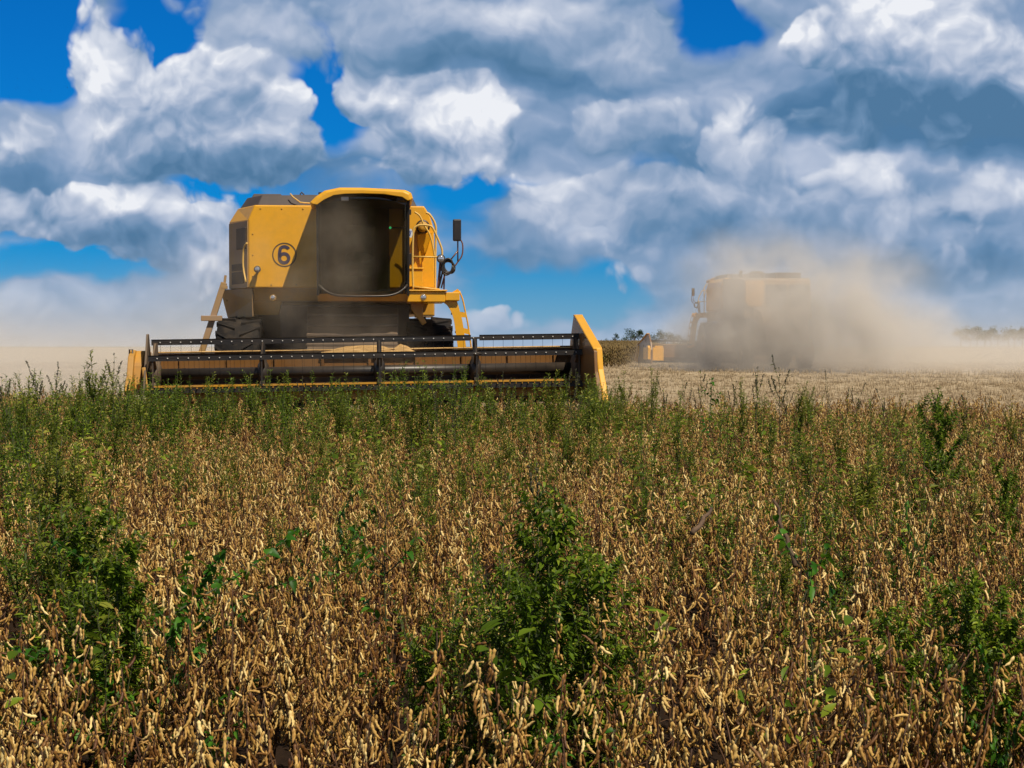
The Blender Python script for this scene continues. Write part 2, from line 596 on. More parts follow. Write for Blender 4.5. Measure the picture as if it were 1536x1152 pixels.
    stub = T.ramp(T.m('ADD', T.m('MULTIPLY', nf, 0.45), T.m('MULTIPLY', T.m('MULTIPLY_ADD', T.noise(T.v('MULTIPLY', oc, (0.03, 0.28, 1)), 1.0, 3.0, 0.6), 0.7, T.m('MULTIPLY', rows, 0.3)), 0.55)),
                  [(0.32, (0.20, 0.145, 0.085)), (0.5, (0.38, 0.295, 0.19)), (0.68, (0.54, 0.44, 0.30))])
    far = T.ramp(nb, [(0.35, (0.12, 0.11, 0.045)), (0.6, (0.22, 0.17, 0.085))])
    edge = T.m('ADD', s[1], T.m('MULTIPLY', T.m('SUBTRACT', nb, 0.5), 2.0))
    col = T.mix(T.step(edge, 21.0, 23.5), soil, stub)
    col = T.mix(T.step(s[1], 170, 330), col, far)
    finish(T, col, 0.95, spec=0.15, normal=bump(T, nf, 0.9, 0.05))
    M['ground'] = m

    # vegetation
    def leafmat(name, dark, mid, light, trans=0.35, rough=0.45):
        m, T = material(name)
        at = T.t.nodes.new('ShaderNodeAttribute')
        at.attribute_name = "tint"
        oi = T.n('ShaderNodeObjectInfo', out='Random')
        f = T.m('MULTIPLY_ADD', T.m('SUBTRACT', oi, 0.5), 0.35, at.outputs['Fac'], clamp=True)
        col = T.ramp(f, [(0.05, dark), (0.5, mid), (0.95, light)])
        pr = T.t.nodes.new('ShaderNodeBsdfPrincipled')
        T.put(pr.inputs['Base Color'], col)
        pr.inputs['Roughness'].default_value = rough
        pr.inputs['Specular IOR Level'].default_value = 0.22
        tl = T.n('ShaderNodeBsdfTranslucent', Color=T.mix(0.5, col, (0.16, 0.26, 0.015)))
        mx = T.n('ShaderNodeMixShader', i0=trans, i1=pr.outputs[0], i2=tl)
        T.n('ShaderNodeOutputMaterial', out=None, Surface=mx)
        return m
    M['leaf_dark'] = leafmat("dark weed leaf", (0.032, 0.062, 0.003), (0.105, 0.175, 0.010), (0.30, 0.37, 0.028))
    M['leaf_olive'] = leafmat("olive weed leaf", (0.060, 0.078, 0.008), (0.165, 0.190, 0.020), (0.36, 0.36, 0.055))
    M['leaf_bright'] = leafmat("bright broad leaf", (0.010, 0.045, 0.004), (0.030, 0.125, 0.008), (0.10, 0.27, 0.020), 0.4)
    M['leaf_tree'] = leafmat("tree leaf", (0.012, 0.026, 0.010), (0.025, 0.05, 0.016), (0.05, 0.08, 0.02), 0.2)
    m, T = material("dull straw")
    finish(T, T.ramp(T.noise(T.n('ShaderNodeTexCoord', out='Object'), 9.0, 2.0, 0.6), [(0.3, (0.22, 0.155, 0.085)), (0.7, (0.50, 0.39, 0.25))]), 0.85, spec=0.2)
    M['straw_dull'] = m
    m, T = material("ripe crop")
    finish(T, T.ramp(T.noise(T.n('ShaderNodeTexCoord', out='Object'), 9.0, 2.0, 0.6), [(0.3, (0.10, 0.065, 0.025)), (0.7, (0.22, 0.155, 0.06))]), 0.85, spec=0.2)
    M['ripe'] = m
    m, T = material("weed stem")
    finish(T, (0.060, 0.065, 0.022), 0.7)
    M['stem'] = m
    m, T = material("seed heads")
    finish(T, (0.055, 0.050, 0.022), 0.8)
    M['seed'] = m
    m, T = material("bark")
    n = T.noise(T.n('ShaderNodeTexCoord', out='Object'), 8.0, 4.0, 0.6)
    finish(T, T.ramp(n, [(0.3, (0.05, 0.035, 0.025)), (0.7, (0.13, 0.10, 0.075))]), 0.9)
    M['bark'] = m
    m, T = material("dry stalk")
    n = T.noise(T.n('ShaderNodeTexCoord', out='Object'), 20.0, 3.0, 0.6)
    finish(T, T.ramp(n, [(0.3, (0.045, 0.024, 0.012)), (0.7, (0.15, 0.09, 0.05))]), 0.85)
    M['stalk'] = m

    m, T = material("soybean pod")
    at = T.t.nodes.new('ShaderNodeAttribute')
    at.attribute_name = "tint"
    oi = T.n('ShaderNodeObjectInfo', out='Random')
    f = T.m('MULTIPLY_ADD', T.m('SUBTRACT', oi, 0.5), 0.55, at.outputs['Fac'], clamp=True)
    col = T.ramp(f, [(0.0, (0.085, 0.028, 0.006)), (0.32, (0.26, 0.120, 0.023)), (0.66, (0.56, 0.335, 0.082)), (1.0, (0.84, 0.63, 0.26))])
    finish(T, col, 0.55, spec=0.4)
    M['pod'] = m
    m, T = material("dry soybean stem")
    n = T.noise(T.n('ShaderNodeTexCoord', out='Object'), 14.0, 2.0, 0.6)
    finish(T, T.ramp(n, [(0.3, (0.035, 0.014, 0.005)), (0.7, (0.13, 0.060, 0.022))]), 0.7)
    M['soystem'] = m
    return M


MT = make_materials()


# ------------------------------------------------------------------ ground
def build_ground():
    ys = list(np.arange(-40, 0, 4.0)) + list(np.arange(0, 30, 0.75)) + list(np.arange(30, 180, 3.0)) + [185, 200, 230, 270, 330, 420, 560, 800, 1200, 2000, 3500, 6000, 9000]
    xs = [-9000, -4000, -1500, -600, -250, -120, -60] + list(np.arange(-40, 41, 1.0)) + [60, 120, 250, 600, 1500, 4000, 9000]
    mb = MB()
    v = [(x, y, ground_z(x, y)) for y in ys for x in xs]
    nx = len(xs)
    f = [(j * nx + i, j * nx + i + 1, (j + 1) * nx + i + 1, (j + 1) * nx + i) for j in range(len(ys) - 1) for i in range(nx - 1)]
    mb.add(v, f, True)
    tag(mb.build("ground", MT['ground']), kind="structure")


build_ground()

# ------------------------------------------------------------------ combine harvester
DIST = 24.4


def L(px, py, y=0.0):
    """a point measured on the machine's front elevation at local depth y"""
    s = 2560.0 / (DIST + y)
    return ((px - 545) / s, y, CAM_H + (520 - py) / s)


def L2(px, py, y=0.0):
    p = L(px, py, y)
    return (p[0], p[2])


def arc(pts, n=6):
    """round a polyline by Catmull-Rom sampling"""
    P = [Vector(p) for p in pts]
    out = []
    for i in range(len(P) - 1):
        a, b, c, d = P[max(i - 1, 0)], P[i], P[i + 1], P[min(i + 2, len(P) - 1)]
        for k in range(n):
            t = k / n
            out.append(tuple(0.5 * ((2 * b) + (c - a) * t + (2 * a - 5 * b + 4 * c - d) * t * t + (3 * b - a - 3 * c + d) * t ** 3)))
    out.append(tuple(P[-1]))
    return out


def six_mesh(h, y0, y1):
    """a bold numeral 6 of height h as one flat ribbon with square cut ends"""
    w = 0.165 * h
    pts = []
    for k in range(13):                                # crown, from the open tip round to the left flank
        a = math.radians(20 + k * 160 / 12)
        pts.append((0.225 * h * math.cos(a) + 0.015 * h, 0.235 * h + 0.185 * h * math.sin(a)))
    pts += [(-0.232 * h, 0.09 * h), (-0.240 * h, -0.06 * h), (-0.232 * h, -0.16 * h)]
    for k in range(33):                                # bowl
        a = math.radians(180 + k * 360 / 32)
        pts.append((0.235 * h * math.cos(a), -0.18 * h + 0.235 * h * math.sin(a)))
    mb = MB()
    P = [Vector(p) for p in pts]
    L_, R_ = [], []
    for i, p in enumerate(P):
        d = (P[min(i + 1, len(P) - 1)] - P[max(i - 1, 0)]).normalized()
        n = Vector((-d.y, d.x)) * w / 2
        L_.append(p + n)
        R_.append(p - n)
    mb.loft([[(l.x, y0, l.y), (r.x, y0, r.y), (r.x, y1, r.y), (l.x, y1, l.y)] for l, r in zip(L_, R_)])
    return mb


def make_combine():
    R = empty("combine_harvester")
    Y, YD, BK, DK = MT['yellow'], MT['yellow_dusty'], MT['black'], MT['dark']

    # --- grain tank hull: flat front, a raked front corner, wide sides
    front = [(-1.62, 2.135), (-1.62, 3.10), (-1.53, 3.31), (0.87, 3.31), (0.95, 3.18), (1.01, 2.98), (1.02, 2.135)]
    mid = [(-1.94, 2.135), (-1.94, 3.11), (-1.81, 3.315), (0.87, 3.315), (0.98, 3.18), (1.04, 2.98), (1.05, 2.135)]
    t = MB()
    t.loft([[(x, 0.0, z) for x, z in front], [(x, 0.7, z) for x, z in mid], [(x, 2.3, z) for x, z in mid]])
    tank = t.build("grain_tank", Y, R, 0.018)
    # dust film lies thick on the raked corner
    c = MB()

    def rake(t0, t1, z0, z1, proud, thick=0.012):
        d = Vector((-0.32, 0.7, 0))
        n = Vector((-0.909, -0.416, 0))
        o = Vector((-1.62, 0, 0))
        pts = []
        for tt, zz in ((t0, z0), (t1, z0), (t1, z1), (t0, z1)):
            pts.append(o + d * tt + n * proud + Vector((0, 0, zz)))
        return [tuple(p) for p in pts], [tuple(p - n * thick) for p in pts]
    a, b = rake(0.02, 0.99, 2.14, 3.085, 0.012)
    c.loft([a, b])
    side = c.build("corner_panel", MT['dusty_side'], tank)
    v = MB()
    a, b = rake(0.05, 0.55, 2.69, 3.0, 0.03, 0.03)
    v.loft([a, b])
    v.build("side_vent", DK, tank, 0.01)
    for z0, n_, st in ((2.40, 3, .028), (2.21, 5, .032)):
        v = MB()
        for k in range(n_):
            a, b = rake(0.22, 0.82, z0 + k * st, z0 + k * st + 0.018, 0.022, 0.02)
            v.loft([a, b])
        a, b = rake(0.20, 0.84, z0 - .012, z0 + n_ * st + .004, 0.014, 0.012)
        v.loft([a, b])
        v.build("louvre", DK, tank)
    v = MB()
    v.tube(arc([L(373, 366, -.02), L(368, 374, 0.04), L(367, 400, 0.05), L(371, 424, -.03)], 4), 0.014)
    v.build("grab_rail", MT['rail'], tank)

    # --- the numbered badge on the front panel
    bc = L(428, 383, 0)
    ring = MB()
    n = 48
    ro, ri = 0.172, 0.156
    rr = [[(bc[0] + r * math.cos(2 * math.pi * k / n), yy, bc[2] + r * math.sin(2 * math.pi * k / n)) for k in range(n)]
          for r, yy in ((ro, -0.001), (ro, -0.004), (ri, -0.004), (ri, -0.001))]
    ring.loft(rr + [rr[0]], cap=False)
    ring.build("badge_ring", MT['dark'], tank)
    six_mesh(0.275, -.001, -.005).build("number_six", MT['decal'], tank, loc=(bc[0] - .004, 0, bc[2]))

    for bx, bz in ((-1.45, 3.26), (-1.15, 3.26), (-.85, 3.26), (-1.56, 2.9), (-1.56, 2.6), (-1.56, 2.3), (-1.3, 2.18), (-.95, 2.18)):
        t = MB()
        t.lathe([(-.008, .001), (-.007, .011), (.0, .012)], (bx, 0, bz), 'y', 8)
        t.build("bolt", YD, tank)

    # --- tank covers and roof hatch
    t = MB()
    lo = [(-1.50, .10), (.77, .10), (.80, .5), (.80, 2.15), (-1.78, 2.15), (-1.78, .66)]
    hi = [(-1.44, .22), (.68, .22), (.72, .5), (.72, 2.05), (-1.68, 2.05), (-1.68, .72)]
    t.loft([[(x, y, 3.312) for x, y in lo], [(x, y, 3.47) for x, y in hi]])
    cov = t.build("tank_cover", MT['cover'], R, 0.012)
    t = MB()
    t.loft([[(-1.64, .85, 3.47), (-1.18, .85, 3.47), (-1.18, 1.7, 3.47), (-1.64, 1.7, 3.47)], [(-1.60, .88, 3.545), (-1.20, .88, 3.545), (-1.20, 1.68, 3.545), (-1.60, 1.68, 3.545)]])
    t.build("hatch", MT['cover'], cov, 0.01)
    t = MB()
    t.loft([[(-1.13, .7, 3.47), (-.2, .7, 3.47), (-.2, 1.7, 3.47), (-1.13, 1.7, 3.47)], [(-1.05, .75, 3.525), (-.25, .75, 3.525), (-.25, 1.65, 3.525), (-1.05, 1.65, 3.525)]])
    t.tube([(-.92, .8, 3.53), (-.90, .8, 3.565), (-.86, .8, 3.53)], 0.012)
    t.build("hatch", MT['cover'], cov, 0.01)
    t = MB()
    t.tube([L(437, 292, .12), L(441, 297, .08), L(452, 305, .06), L(466, 306, .04)], 0.010)
    t.build("cover_strap", MT['rail'], cov)

    # --- lower front panels
    t = MB()
    def lean(px, py):
        y = 0.03 + (py - 433) / 20 * 0.15
        return L(px, py, y)
    for poly in ([(382, 433), (612, 433), (612, 452), (382, 452)], [(382, 452), (424, 452), (419, 473), (382, 473)]):
        f = [lean(*q) for q in poly]
        t.loft([f, [(x, .5, z) for x, y, z in f]])
    t.build("lower_panel", YD, R, 0.012)
    t = MB()
    f0 = [(-1.565, 0.035), (-1.565, 0.5)]
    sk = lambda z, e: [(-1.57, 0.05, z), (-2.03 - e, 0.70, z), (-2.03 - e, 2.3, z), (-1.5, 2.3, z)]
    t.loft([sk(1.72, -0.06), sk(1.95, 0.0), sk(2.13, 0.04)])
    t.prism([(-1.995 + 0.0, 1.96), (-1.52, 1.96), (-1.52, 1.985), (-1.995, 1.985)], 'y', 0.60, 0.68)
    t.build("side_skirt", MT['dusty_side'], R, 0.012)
    t = MB()
    t.loft([[(1.02, 0.2, z), (1.05, .7, z), (1.05, 2.3, z), (.8, 2.3, z), (.8, .2, z)] for z in (1.75, 2.13)])
    t.build("side_skirt", YD, R, 0.012)

    # --- chassis and feeder house in the shade under the cab
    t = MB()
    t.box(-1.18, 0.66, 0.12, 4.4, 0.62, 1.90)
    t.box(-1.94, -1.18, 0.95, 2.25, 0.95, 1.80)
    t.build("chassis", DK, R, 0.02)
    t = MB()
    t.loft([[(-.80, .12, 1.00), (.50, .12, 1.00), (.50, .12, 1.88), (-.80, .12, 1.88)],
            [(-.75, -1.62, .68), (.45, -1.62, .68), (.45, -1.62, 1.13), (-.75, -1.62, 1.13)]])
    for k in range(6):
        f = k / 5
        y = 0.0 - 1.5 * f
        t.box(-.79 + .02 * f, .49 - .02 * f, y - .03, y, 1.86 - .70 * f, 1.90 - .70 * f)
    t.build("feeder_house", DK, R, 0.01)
    t = MB()
    t.tube([(-1.9, .35, .87), (1.1, .35, .87)], 0.13, 14)
    t.box(-1.42, -1.12, .1, .65, .6, 1.2)
    t.box(.34, .62, .1, .65, .6, 1.2)
    t.build("front_axle", DK, R)

    # --- wheels
    def wheel(name, cx, y, r, w, rim_r, lugs):
        ty = MB()
        h = w / 2
        ty.lathe([(-h * .78, rim_r), (-h * .98, rim_r + (r - rim_r) * .35), (-h, r - .16 * r), (-h * .9, r - .055), (0, r - .035), (h * .9, r - .055), (h, r - .16 * r),
                  (h * .98, rim_r + (r - rim_r) * .35), (h * .78, rim_r)], (cx, y, r), 'x', 48)
        for s in (-1, 1):
            for k in range(lugs):
                a0 = 2 * math.pi * (k + (0.5 if s > 0 else 0)) / lugs
                ring = []
                for (xx, da) in ((0.04 * s, 0.0), (h * 1.0 * s, -0.24)):
                    a = a0 + da
                    for dr, dd in ((-.06, -.045), (-.06, .045), (0.0, .03), (0.0, -.03)):
                        rr = r + dr - (0.03 if abs(xx) > 0.1 else 0)
                        ring.append((cx + xx, y + rr * math.cos(a + dd), r + rr * math.sin(a + dd)))
                ty.loft([ring[:4], ring[4:]])
        whl = ty.build(name, MT['rubber'], R)
        rm = MB()
        rm.lathe([(-h * .80, rim_r * 1.03), (-h * .82, rim_r * .92), (-h * .3, rim_r * .85), (-h * .25, rim_r * .35), (-h * .5, rim_r * .3), (-h * .5, .02),
                  (h * .5, .02), (h * .5, rim_r * .3), (h * .25, rim_r * .35), (h * .3, rim_r * .85), (h * .82, rim_r * .92), (h * .80, rim_r * 1.03)], (cx, y, r), 'x', 40)
        for k in range(8):
            a = 2 * math.pi * k / 8
            for s in (-1, 1):
                rm.box(cx + s * h * .5 - .02, cx + s * h * .5 + .02, y + rim_r * .22 * math.cos(a) - .015, y + rim_r * .22 * math.cos(a) + .015,
                       r + rim_r * .22 * math.sin(a) - .015, r + rim_r * .22 * math.sin(a) + .015)
        rm.build("rim", YD, whl)
    wheel("front_wheel", -1.765, .35, .87, .62, .36, 20)
    wheel("front_wheel", .945, .35, .87, .66, .36, 20)
    wheel("rear_wheel", -1.50, 4.35, .58, .40, .24, 18)
    wheel("rear_wheel", .68, 4.35, .58, .40, .24, 18)
    t = MB()
    t.beam((-1.4, 4.35, .58), (.58, 4.35, .58), .18, .22)
    t.beam((-.41, 4.35, .58), (-.41, 4.35, 1.2), .3, .4)
    t.build("rear_axle", DK, R, .01)

    # --- cab
    def bulge(x, z):
        q = max(0.0, 1 - (x / 0.68) ** 2)
        return -0.90 - 0.30 * math.sqrt(q) - 0.17 * (z - 2.0) / 1.38

    cab = MB()
    # floor pan, back wall, lower left wall, posts
    pan = []
    for z in (1.925, 2.02):
        lean_in = 0.02 if z > 2 else 0.16
        ring = [(-.62, 0.0, z)] + [(-.62 + 1.24 * k / 14, bulge(-.62 + 1.24 * k / 14, 2.0) + lean_in, z) for k in range(15)] + [(.62, 0.0, z)]
        pan.append(ring)
    cab.loft(pan)
    cab_o = cab.build("cab", YD, R, 0.0)
    t = MB()
    t.box(-.60, .37, -.05, -.02, 2.02, 3.28)
    t.box(-.60, .38, -.05, -.018, 2.02, 2.60)
    t.box(-.62, -.60, -.95, -.02, 2.02, 2.7)
    t.box(-.56, .55, -.9, -.1, 2.022, 2.06)
    t.build("cab_lining", MT['lining'], cab_o)
    for sx in (-1, 1):
        x = .615 * sx
        for p0, p1, w_ in (((x, bulge(x, 2.0) + .02, 2.0), (x, bulge(x, 3.34) + .02, 3.34), .035), ((x, -.03, 2.0), (x, -.03, 3.32), .05)):
            t = MB()
            t.beam(p0, p1, w_, .05)
            t.build("cab_post", BK, cab_o, .006)
    # windscreen, wrapped round the front
    g = MB()
    nx, nz = 26, 16
    for i in range(nx + 1):
        tt = -1 + 2 * i / nx
        x = .600 * tt
        zb = 1.985 + 0.16 * abs(tt) ** 5 + .01
        zt = 3.375 - 0.10 * abs(tt) ** 3
        for j in range(nz + 1):
            z = zb + (zt - zb) * j / nz
            g.v.append((x, bulge(x, z), z))
    for i in range(nx):
        for j in range(nz):
            a = i * (nz + 1) + j
            g.f.append((a, a + nz + 1, a + nz + 2, a + 1))
            g.s.append(True)
            g.mi.append(0)
    ws = g.build("windscreen", MT['glass'], cab_o)
    sm = ws.modifiers.new("thickness", 'SOLIDIFY')
    sm.thickness = 0.006
    # rubber seal round the glass
    t = MB()
    loop = []
    for i in range(nx + 1):
        tt = -1 + 2 * i / nx
        z = 1.985 + 0.16 * abs(tt) ** 5
        loop.append((.602 * tt, bulge(.602 * tt, z) - .004, z))
    t.tube(loop, .016)
    t.build("windscreen_seal", BK, cab_o)
    for sx in (-1, 1):
        t = MB()
        x = .616 * sx
        t.add([(x, -.90, 2.03), (x, -.06, 2.03), (x, -.06, 3.28), (x, -1.05, 3.28)], [(0, 1, 2, 3)])
        o = t.build("side_window", MT['clear'], cab_o)
        o.modifiers.new("thickness", 'SOLIDIFY').thickness = 0.006
    t = MB()
    t.tube([(-.04, -.72, 2.06), (-.04, -.80, 2.50)], .03)
    t.torus((-.04, -.82, 2.54), (0, -.45, 1), .19, .014)
    t.beam((-.22, -.82, 2.54), (.14, -.82, 2.54), .02, .02)
    t.build("steering_wheel", MT['cloth'], cab_o)
    t = MB()
    t.box(-.27, .19, -.50, -.10, 2.30, 2.46)
    t.box(-.25, .17, -.20, -.08, 2.46, 3.02)
    t.box(-.15, .07, -.18, -.10, 3.02, 3.18)
    t.box(-.2, .12, -.42, -.15, 2.06, 2.30)
    t.build("seat", MT['cloth'], cab_o, .03)
    t = MB()
    t.box(.20, .34, -.75, -.25, 2.06, 2.52)
    t.tube([(.27, -.6, 2.5), (.27, -.66, 2.68)], .014)
    t.build("console", MT['lining'], cab_o, .015)
    t = MB()
    p = L(586, 340, -1.16)
    t.lathe([(-.015, .005), (-.012, .016), (.012, .016), (.015, .005)], (p[0], -.93, p[2]), 'y', 12)
    t.build("indicator_lamp", MT['green_lamp'], cab_o)
    t = MB()
    t.beam((p[0], -.92, p[2]), (.60, -.82, p[2] + .01), .015)
    t.build("monitor_arm", MT['lining'], cab_o)

    # roof with a curved visor
    def roof_ring(y, k, dz):
        top = [(-.72, 3.235), (-.64, 3.315), (-.52, 3.395), (-.32, 3.437), (.0, 3.437), (.32, 3.425), (.58, 3.41), (.655, 3.375), (.68, 3.30)]
        bot = [(.645, 3.285), (.56, 3.335), (.30, 3.372), (.0, 3.378), (-.25, 3.372), (-.42, 3.352), (-.56, 3.29), (-.66, 3.222)]
        return [(x * k, y, z + dz) for x, z in top + bot]
    t = MB()
    t.loft([roof_ring(-1.47, .93, -.03), roof_ring(-1.43, .985, -.004), roof_ring(-1.25, 1.0, .0), roof_ring(-.5, 1.02, .035), roof_ring(.10, 1.02, .03)], smooth=False)
    roof = t.build("roof", Y, cab_o, .012)
    t = MB()
    t.loft([[(-.60, -1.28, 3.27), (.60, -1.28, 3.27), (.60, .0, 3.27), (-.60, .0, 3.27)], [(-.60, -1.30, 3.38), (.60, -1.30, 3.38), (.60, .0, 3.38), (-.60, .0, 3.38)]])
    t.build("roof_lining", BK, cab_o)
    for px in (518, 601):
        t = MB()
        p = L(px, 299, -1.36)
        t.box(p[0] - .05, p[0] + .05, -1.40, -1.30, p[2] - .025, p[2] + .025)
        t.build("roof_lamp", MT['bright'] if px < 560 else MT['dark'], cab_o, .008)
    # sticker on the post
    t = MB()
    sx, _, sz = L(616, 350, -.98)
    nn = 20
    t.loft([[(sx + .028 * math.cos(2 * math.pi * k / nn), yy, sz + .062 * math.sin(2 * math.pi * k / nn)) for k in range(nn)] for yy in (-.995, -1.0)])
    t.build("sticker", MT['white'], cab_o)
    t = MB()
    t.prism([(sx - .016, sz - .032), (sx - .004, sz - .036), (sx + .016, sz + .034), (sx + .004, sz + .036)], 'y', -1.003, -1.001)
    t.prism([(sx - .018, sz + .006), (sx - .010, sz + .036), (sx - .002, sz + .030), (sx - .012, sz)], 'y', -1.003, -1.001)
    t.build("sticker_print", MT['blue'], cab_o)

    # --- auger elbow, box and rails at the driver's side
    t = MB()
    p = L(634, 341, -.1)
    t.lathe([(-.26, .02), (-.26, .075), (.1, .085)], (p[0], 0, p[2]), 'y', 24)
    el = t.build("unloading_auger", YD, R)
    t = MB()
    t.torus((p[0], -.20, p[2]), (0, 1, 0), .082, .020, 28, 8)
    t.build("clamp_ring", BK, el)
    t = MB()
    t.loft([[L(626, 352, -.12), L(648, 349, -.12), L(642, 372, -.10), L(630, 398, -.03)], [L(626, 352, 0), L(648, 349, 0), L(642, 372, 0), L(630, 398, 0.0)]])
    t.build("gusset", Y, el)
    t = MB()
    a, b = L(613, 404, -.45), L(634, 430, -.45)
    t.box(a[0], b[0], -.45, -.03, b[2], a[2])
    t.box(a[0] - .02, b[0] + .015, -.47, -.02, a[2], a[2] + .025)
    t.build("tool_box", Y, R, .008)
    for a, b in ((L(617, 397, -.95), L(609, 380, -.95)), (L(617, 322, -.98), L(612, 314, -.98))):
        t = MB()
        t.box(b[0], a[0], -1.0, -.92, a[2], b[2])
        t.build("door_hinge", BK, cab_o, .006)

    yf = -.95
    t = MB()
    t.tube(arc([L(620, 434, yf), L(619, 400, yf), L(620, 350, yf), L(624, 340, yf), L(632, 337.5, yf), L(645, 338.5, yf), L(651, 345, yf), L(662, 370, yf), L(663.5, 382, yf), L(663, 392, yf)], 5), .014)
    hr = t.build("handrail", MT['rail'], R)
    for pa, pb in ((L(619.5, 385, yf), L(660, 385.5, yf)), (L(619, 430, yf), L(660, 434, yf))):
        t = MB()
        t.tube([pa, pb], .012)
        t.build("cross_rail", MT['rail'], hr)
    t = MB()
    t.tube(arc([L(639, 319, -.3), L(645, 322, -.3), L(653, 336, -.3), L(654, 352, -.3), L(653, 400, -.3), L(653, 436, -.3)], 5), .016)
    t.build("handrail", MT['rail'], R)
    t = MB()
    t.tube(arc([L(622, 318, -.4), L(630, 324, -.4), L(636, 337, -.4), L(645, 352, -.4), L(650, 372, -.4), L(652, 385, -.4)], 4), .013)
    t.build("handrail", MT['rail'], R)
    for pa, pb, w_ in ((L(661, 392, -.9), L(657, 436, -.9), .035), (L(667, 402, -.85), L(666, 434, -.85), .022), (L(669, 405, -.8), L(662, 432, -.8), .02)):
        t = MB()
        t.beam(pa, pb, w_)
        t.build("rail_post", MT['redrail'], R)

    # --- platform and access ladder
    t = MB()
    a, b = L(611, 437, -1.0), L(668, 453, -1.0)
    t.box(a[0], b[0], -1.0, -.05, b[2], a[2])
    t.box(b[0], L(690, 440, -1.0)[0], -.98, -.25, b[2] + .02, a[2] - .01)
    t.box(a[0] + .005, b[0] + .03, -1.03, -.03, a[2], a[2] + .022)
    plat = t.build("platform", Y, R, .012)
    t = MB()
    pl = [L2(616, 452, -.6), L2(637, 452, -.6), L2(634, 462, -.6), L2(635, 475, -.6), L2(640, 484, -.6), L2(634, 488, -.6), L2(624, 474, -.6), L2(617, 464, -.6)]
    t.prism(pl, 'y', -.60, -.45)
    t.build("platform_bracket", YD, R, .01)
    lad = MB()
    y0 = -.92
    outer = [(688, 436), (693, 448), (697, 466), (701, 485), (704, 505), (707, 530), (711, 575)]
    inner = [(664, 453), (671, 458), (677, 468), (681, 480), (684, 500), (688, 530), (693, 575)]
    for yy in (y0, -.36):
        po = arc([L(a, b, yy) for a, b in outer], 3)
        pi = arc([L(a, b, yy) for a, b in inner], 3)
        for i in range(len(po) - 1):
            # the plate takes the inner two thirds, pierced windows lie outside it
            def q(k, f):
                return (pi[k][0] + (po[k][0] - pi[k][0]) * f, pi[k][2] + (po[k][2] - pi[k][2]) * f)
            lad.prism([q(i, 0), q(i, .66), q(i + 1, .66), q(i + 1, 0)], 'y', yy, yy + .03)
        lad.tube([(p[0] + .01, yy + .015, p[2]) for p in po], .011)
        for k in (0, 7, 11, 15, 18):
            a = pi[k]
            b = po[k]
            lad.beam((a[0] + (b[0] - a[0]) * .60, yy + .015, a[2] + (b[2] - a[2]) * .6), (b[0] + .01, yy + .015, b[2]), .07, .02)
    ladder = lad.build("ladder", Y, R)
    for a, b in ((678, 470), (684, 498), (689, 530), (694, 565)):
        t = MB()
        p = L(a, b, -.6)
        t.box(p[0], p[0] + .14, -.90, -.36, p[2] - .015, p[2] + .015)
        t.build("ladder_step", DK, ladder)

    # --- left hand support frame
    t = MB()
    t.beam(L(339, 425, .3), L(305, 530, .3), .085)
    t.beam(L(334, 432, .28), L(344, 432, .28), .05)
    t.build("support_beam", MT['dusty_side'], R, .006)
    t = MB()
    a, b = L(305, 482, .26), L(336, 474, .26)
    t.box(a[0], b[0], .20, .30, a[2], b[2])
    t.build("step_bar", MT['dusty_side'], R, .008)
    t = MB()
    t.beam(L(341, 414, .3), L(339, 430, .3), .035)
    t.build("frame_post", MT['dusty_side'], R)

    # --- lamps, mirror, coiled cable
    def lamp(px, py, y, r, house):
        p = L(px, py, y)
        h = MB()
        h.lathe([(.09, .02), (.06, r * .7), (-.02, r), (-.035, r * .97), (-.03, r * .85)], (p[0], y, p[2]), 'y', 20)
        h.beam((p[0], y + .06, p[2]), (p[0], y + .14, p[2] - .03), .025)
        o = h.build("headlight", house, R)
        g = MB()
        g.lathe([(-.028, r * .86), (-.038, r * .6), (-.043, .004)], (p[0], y, p[2]), 'y', 20)
        g.build("lens", MT['lens'], o)
    lamp(388, 405, -.13, .050, DK)
    lamp(411, 447, -.12, .046, YD)
    lamp(635, 446, -1.14, .050, YD)
    lamp(661.5, 388, -1.04, .060, BK)
    m = MB()
    a, b = L(679.5, 328.5, -.95), L(692, 361.5, -.95)
    m.box(a[0], b[0], -.99, -.93, b[2], a[2])
    mir = m.build("mirror", BK, R, .018)
    t = MB()
    t.box(a[0] + .012, b[0] - .012, -.926, -.922, b[2] + .015, a[2] - .015)
    t.build("mirror_glass", MT['mirror'], mir)
    t = MB()
    t.tube([L(687, 350, -.9), L(687, 392, -.9)], .010)
    t.tube(arc([L(688, 356, -.9), L(694, 365, -.9), L(693.5, 382, -.9), L(686, 394, -.9), L(680, 402, -.9)], 4), .010)
    t.tube([L(687, 376, -.9), L(675, 391, -.9)], .010)
    t.build("mirror_arm", MT['redrail'], mir)
    t = MB()
    p = L(671, 400, -.95)
    for k in range(4):
        ring = [(p[0] + .075 * math.cos(u) + .01 * k, p[1] - .02 + .015 * k, p[2] + (.11 - .008 * k) * math.sin(u) + .02 * math.cos(u + k)) for u in np.linspace(0, 2 * math.pi, 20)]
        t.tube(ring, .014, 6)
    t.tube(arc([L(662, 396, -.93), L(664, 405, -.93), L(660, 425, -.93), L(656, 438, -.9)], 4), .012)
    t.build("cable_coil", BK, R)

    # --- rear: engine deck, straw hood, rear panel
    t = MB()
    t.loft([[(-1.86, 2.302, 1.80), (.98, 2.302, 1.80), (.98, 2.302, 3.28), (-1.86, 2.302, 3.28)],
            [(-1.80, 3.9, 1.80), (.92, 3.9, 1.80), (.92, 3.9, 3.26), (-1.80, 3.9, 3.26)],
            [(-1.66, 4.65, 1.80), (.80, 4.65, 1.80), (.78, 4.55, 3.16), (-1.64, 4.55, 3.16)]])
    eng = t.build("engine_hood", MT['dusty_side'], R, .03)
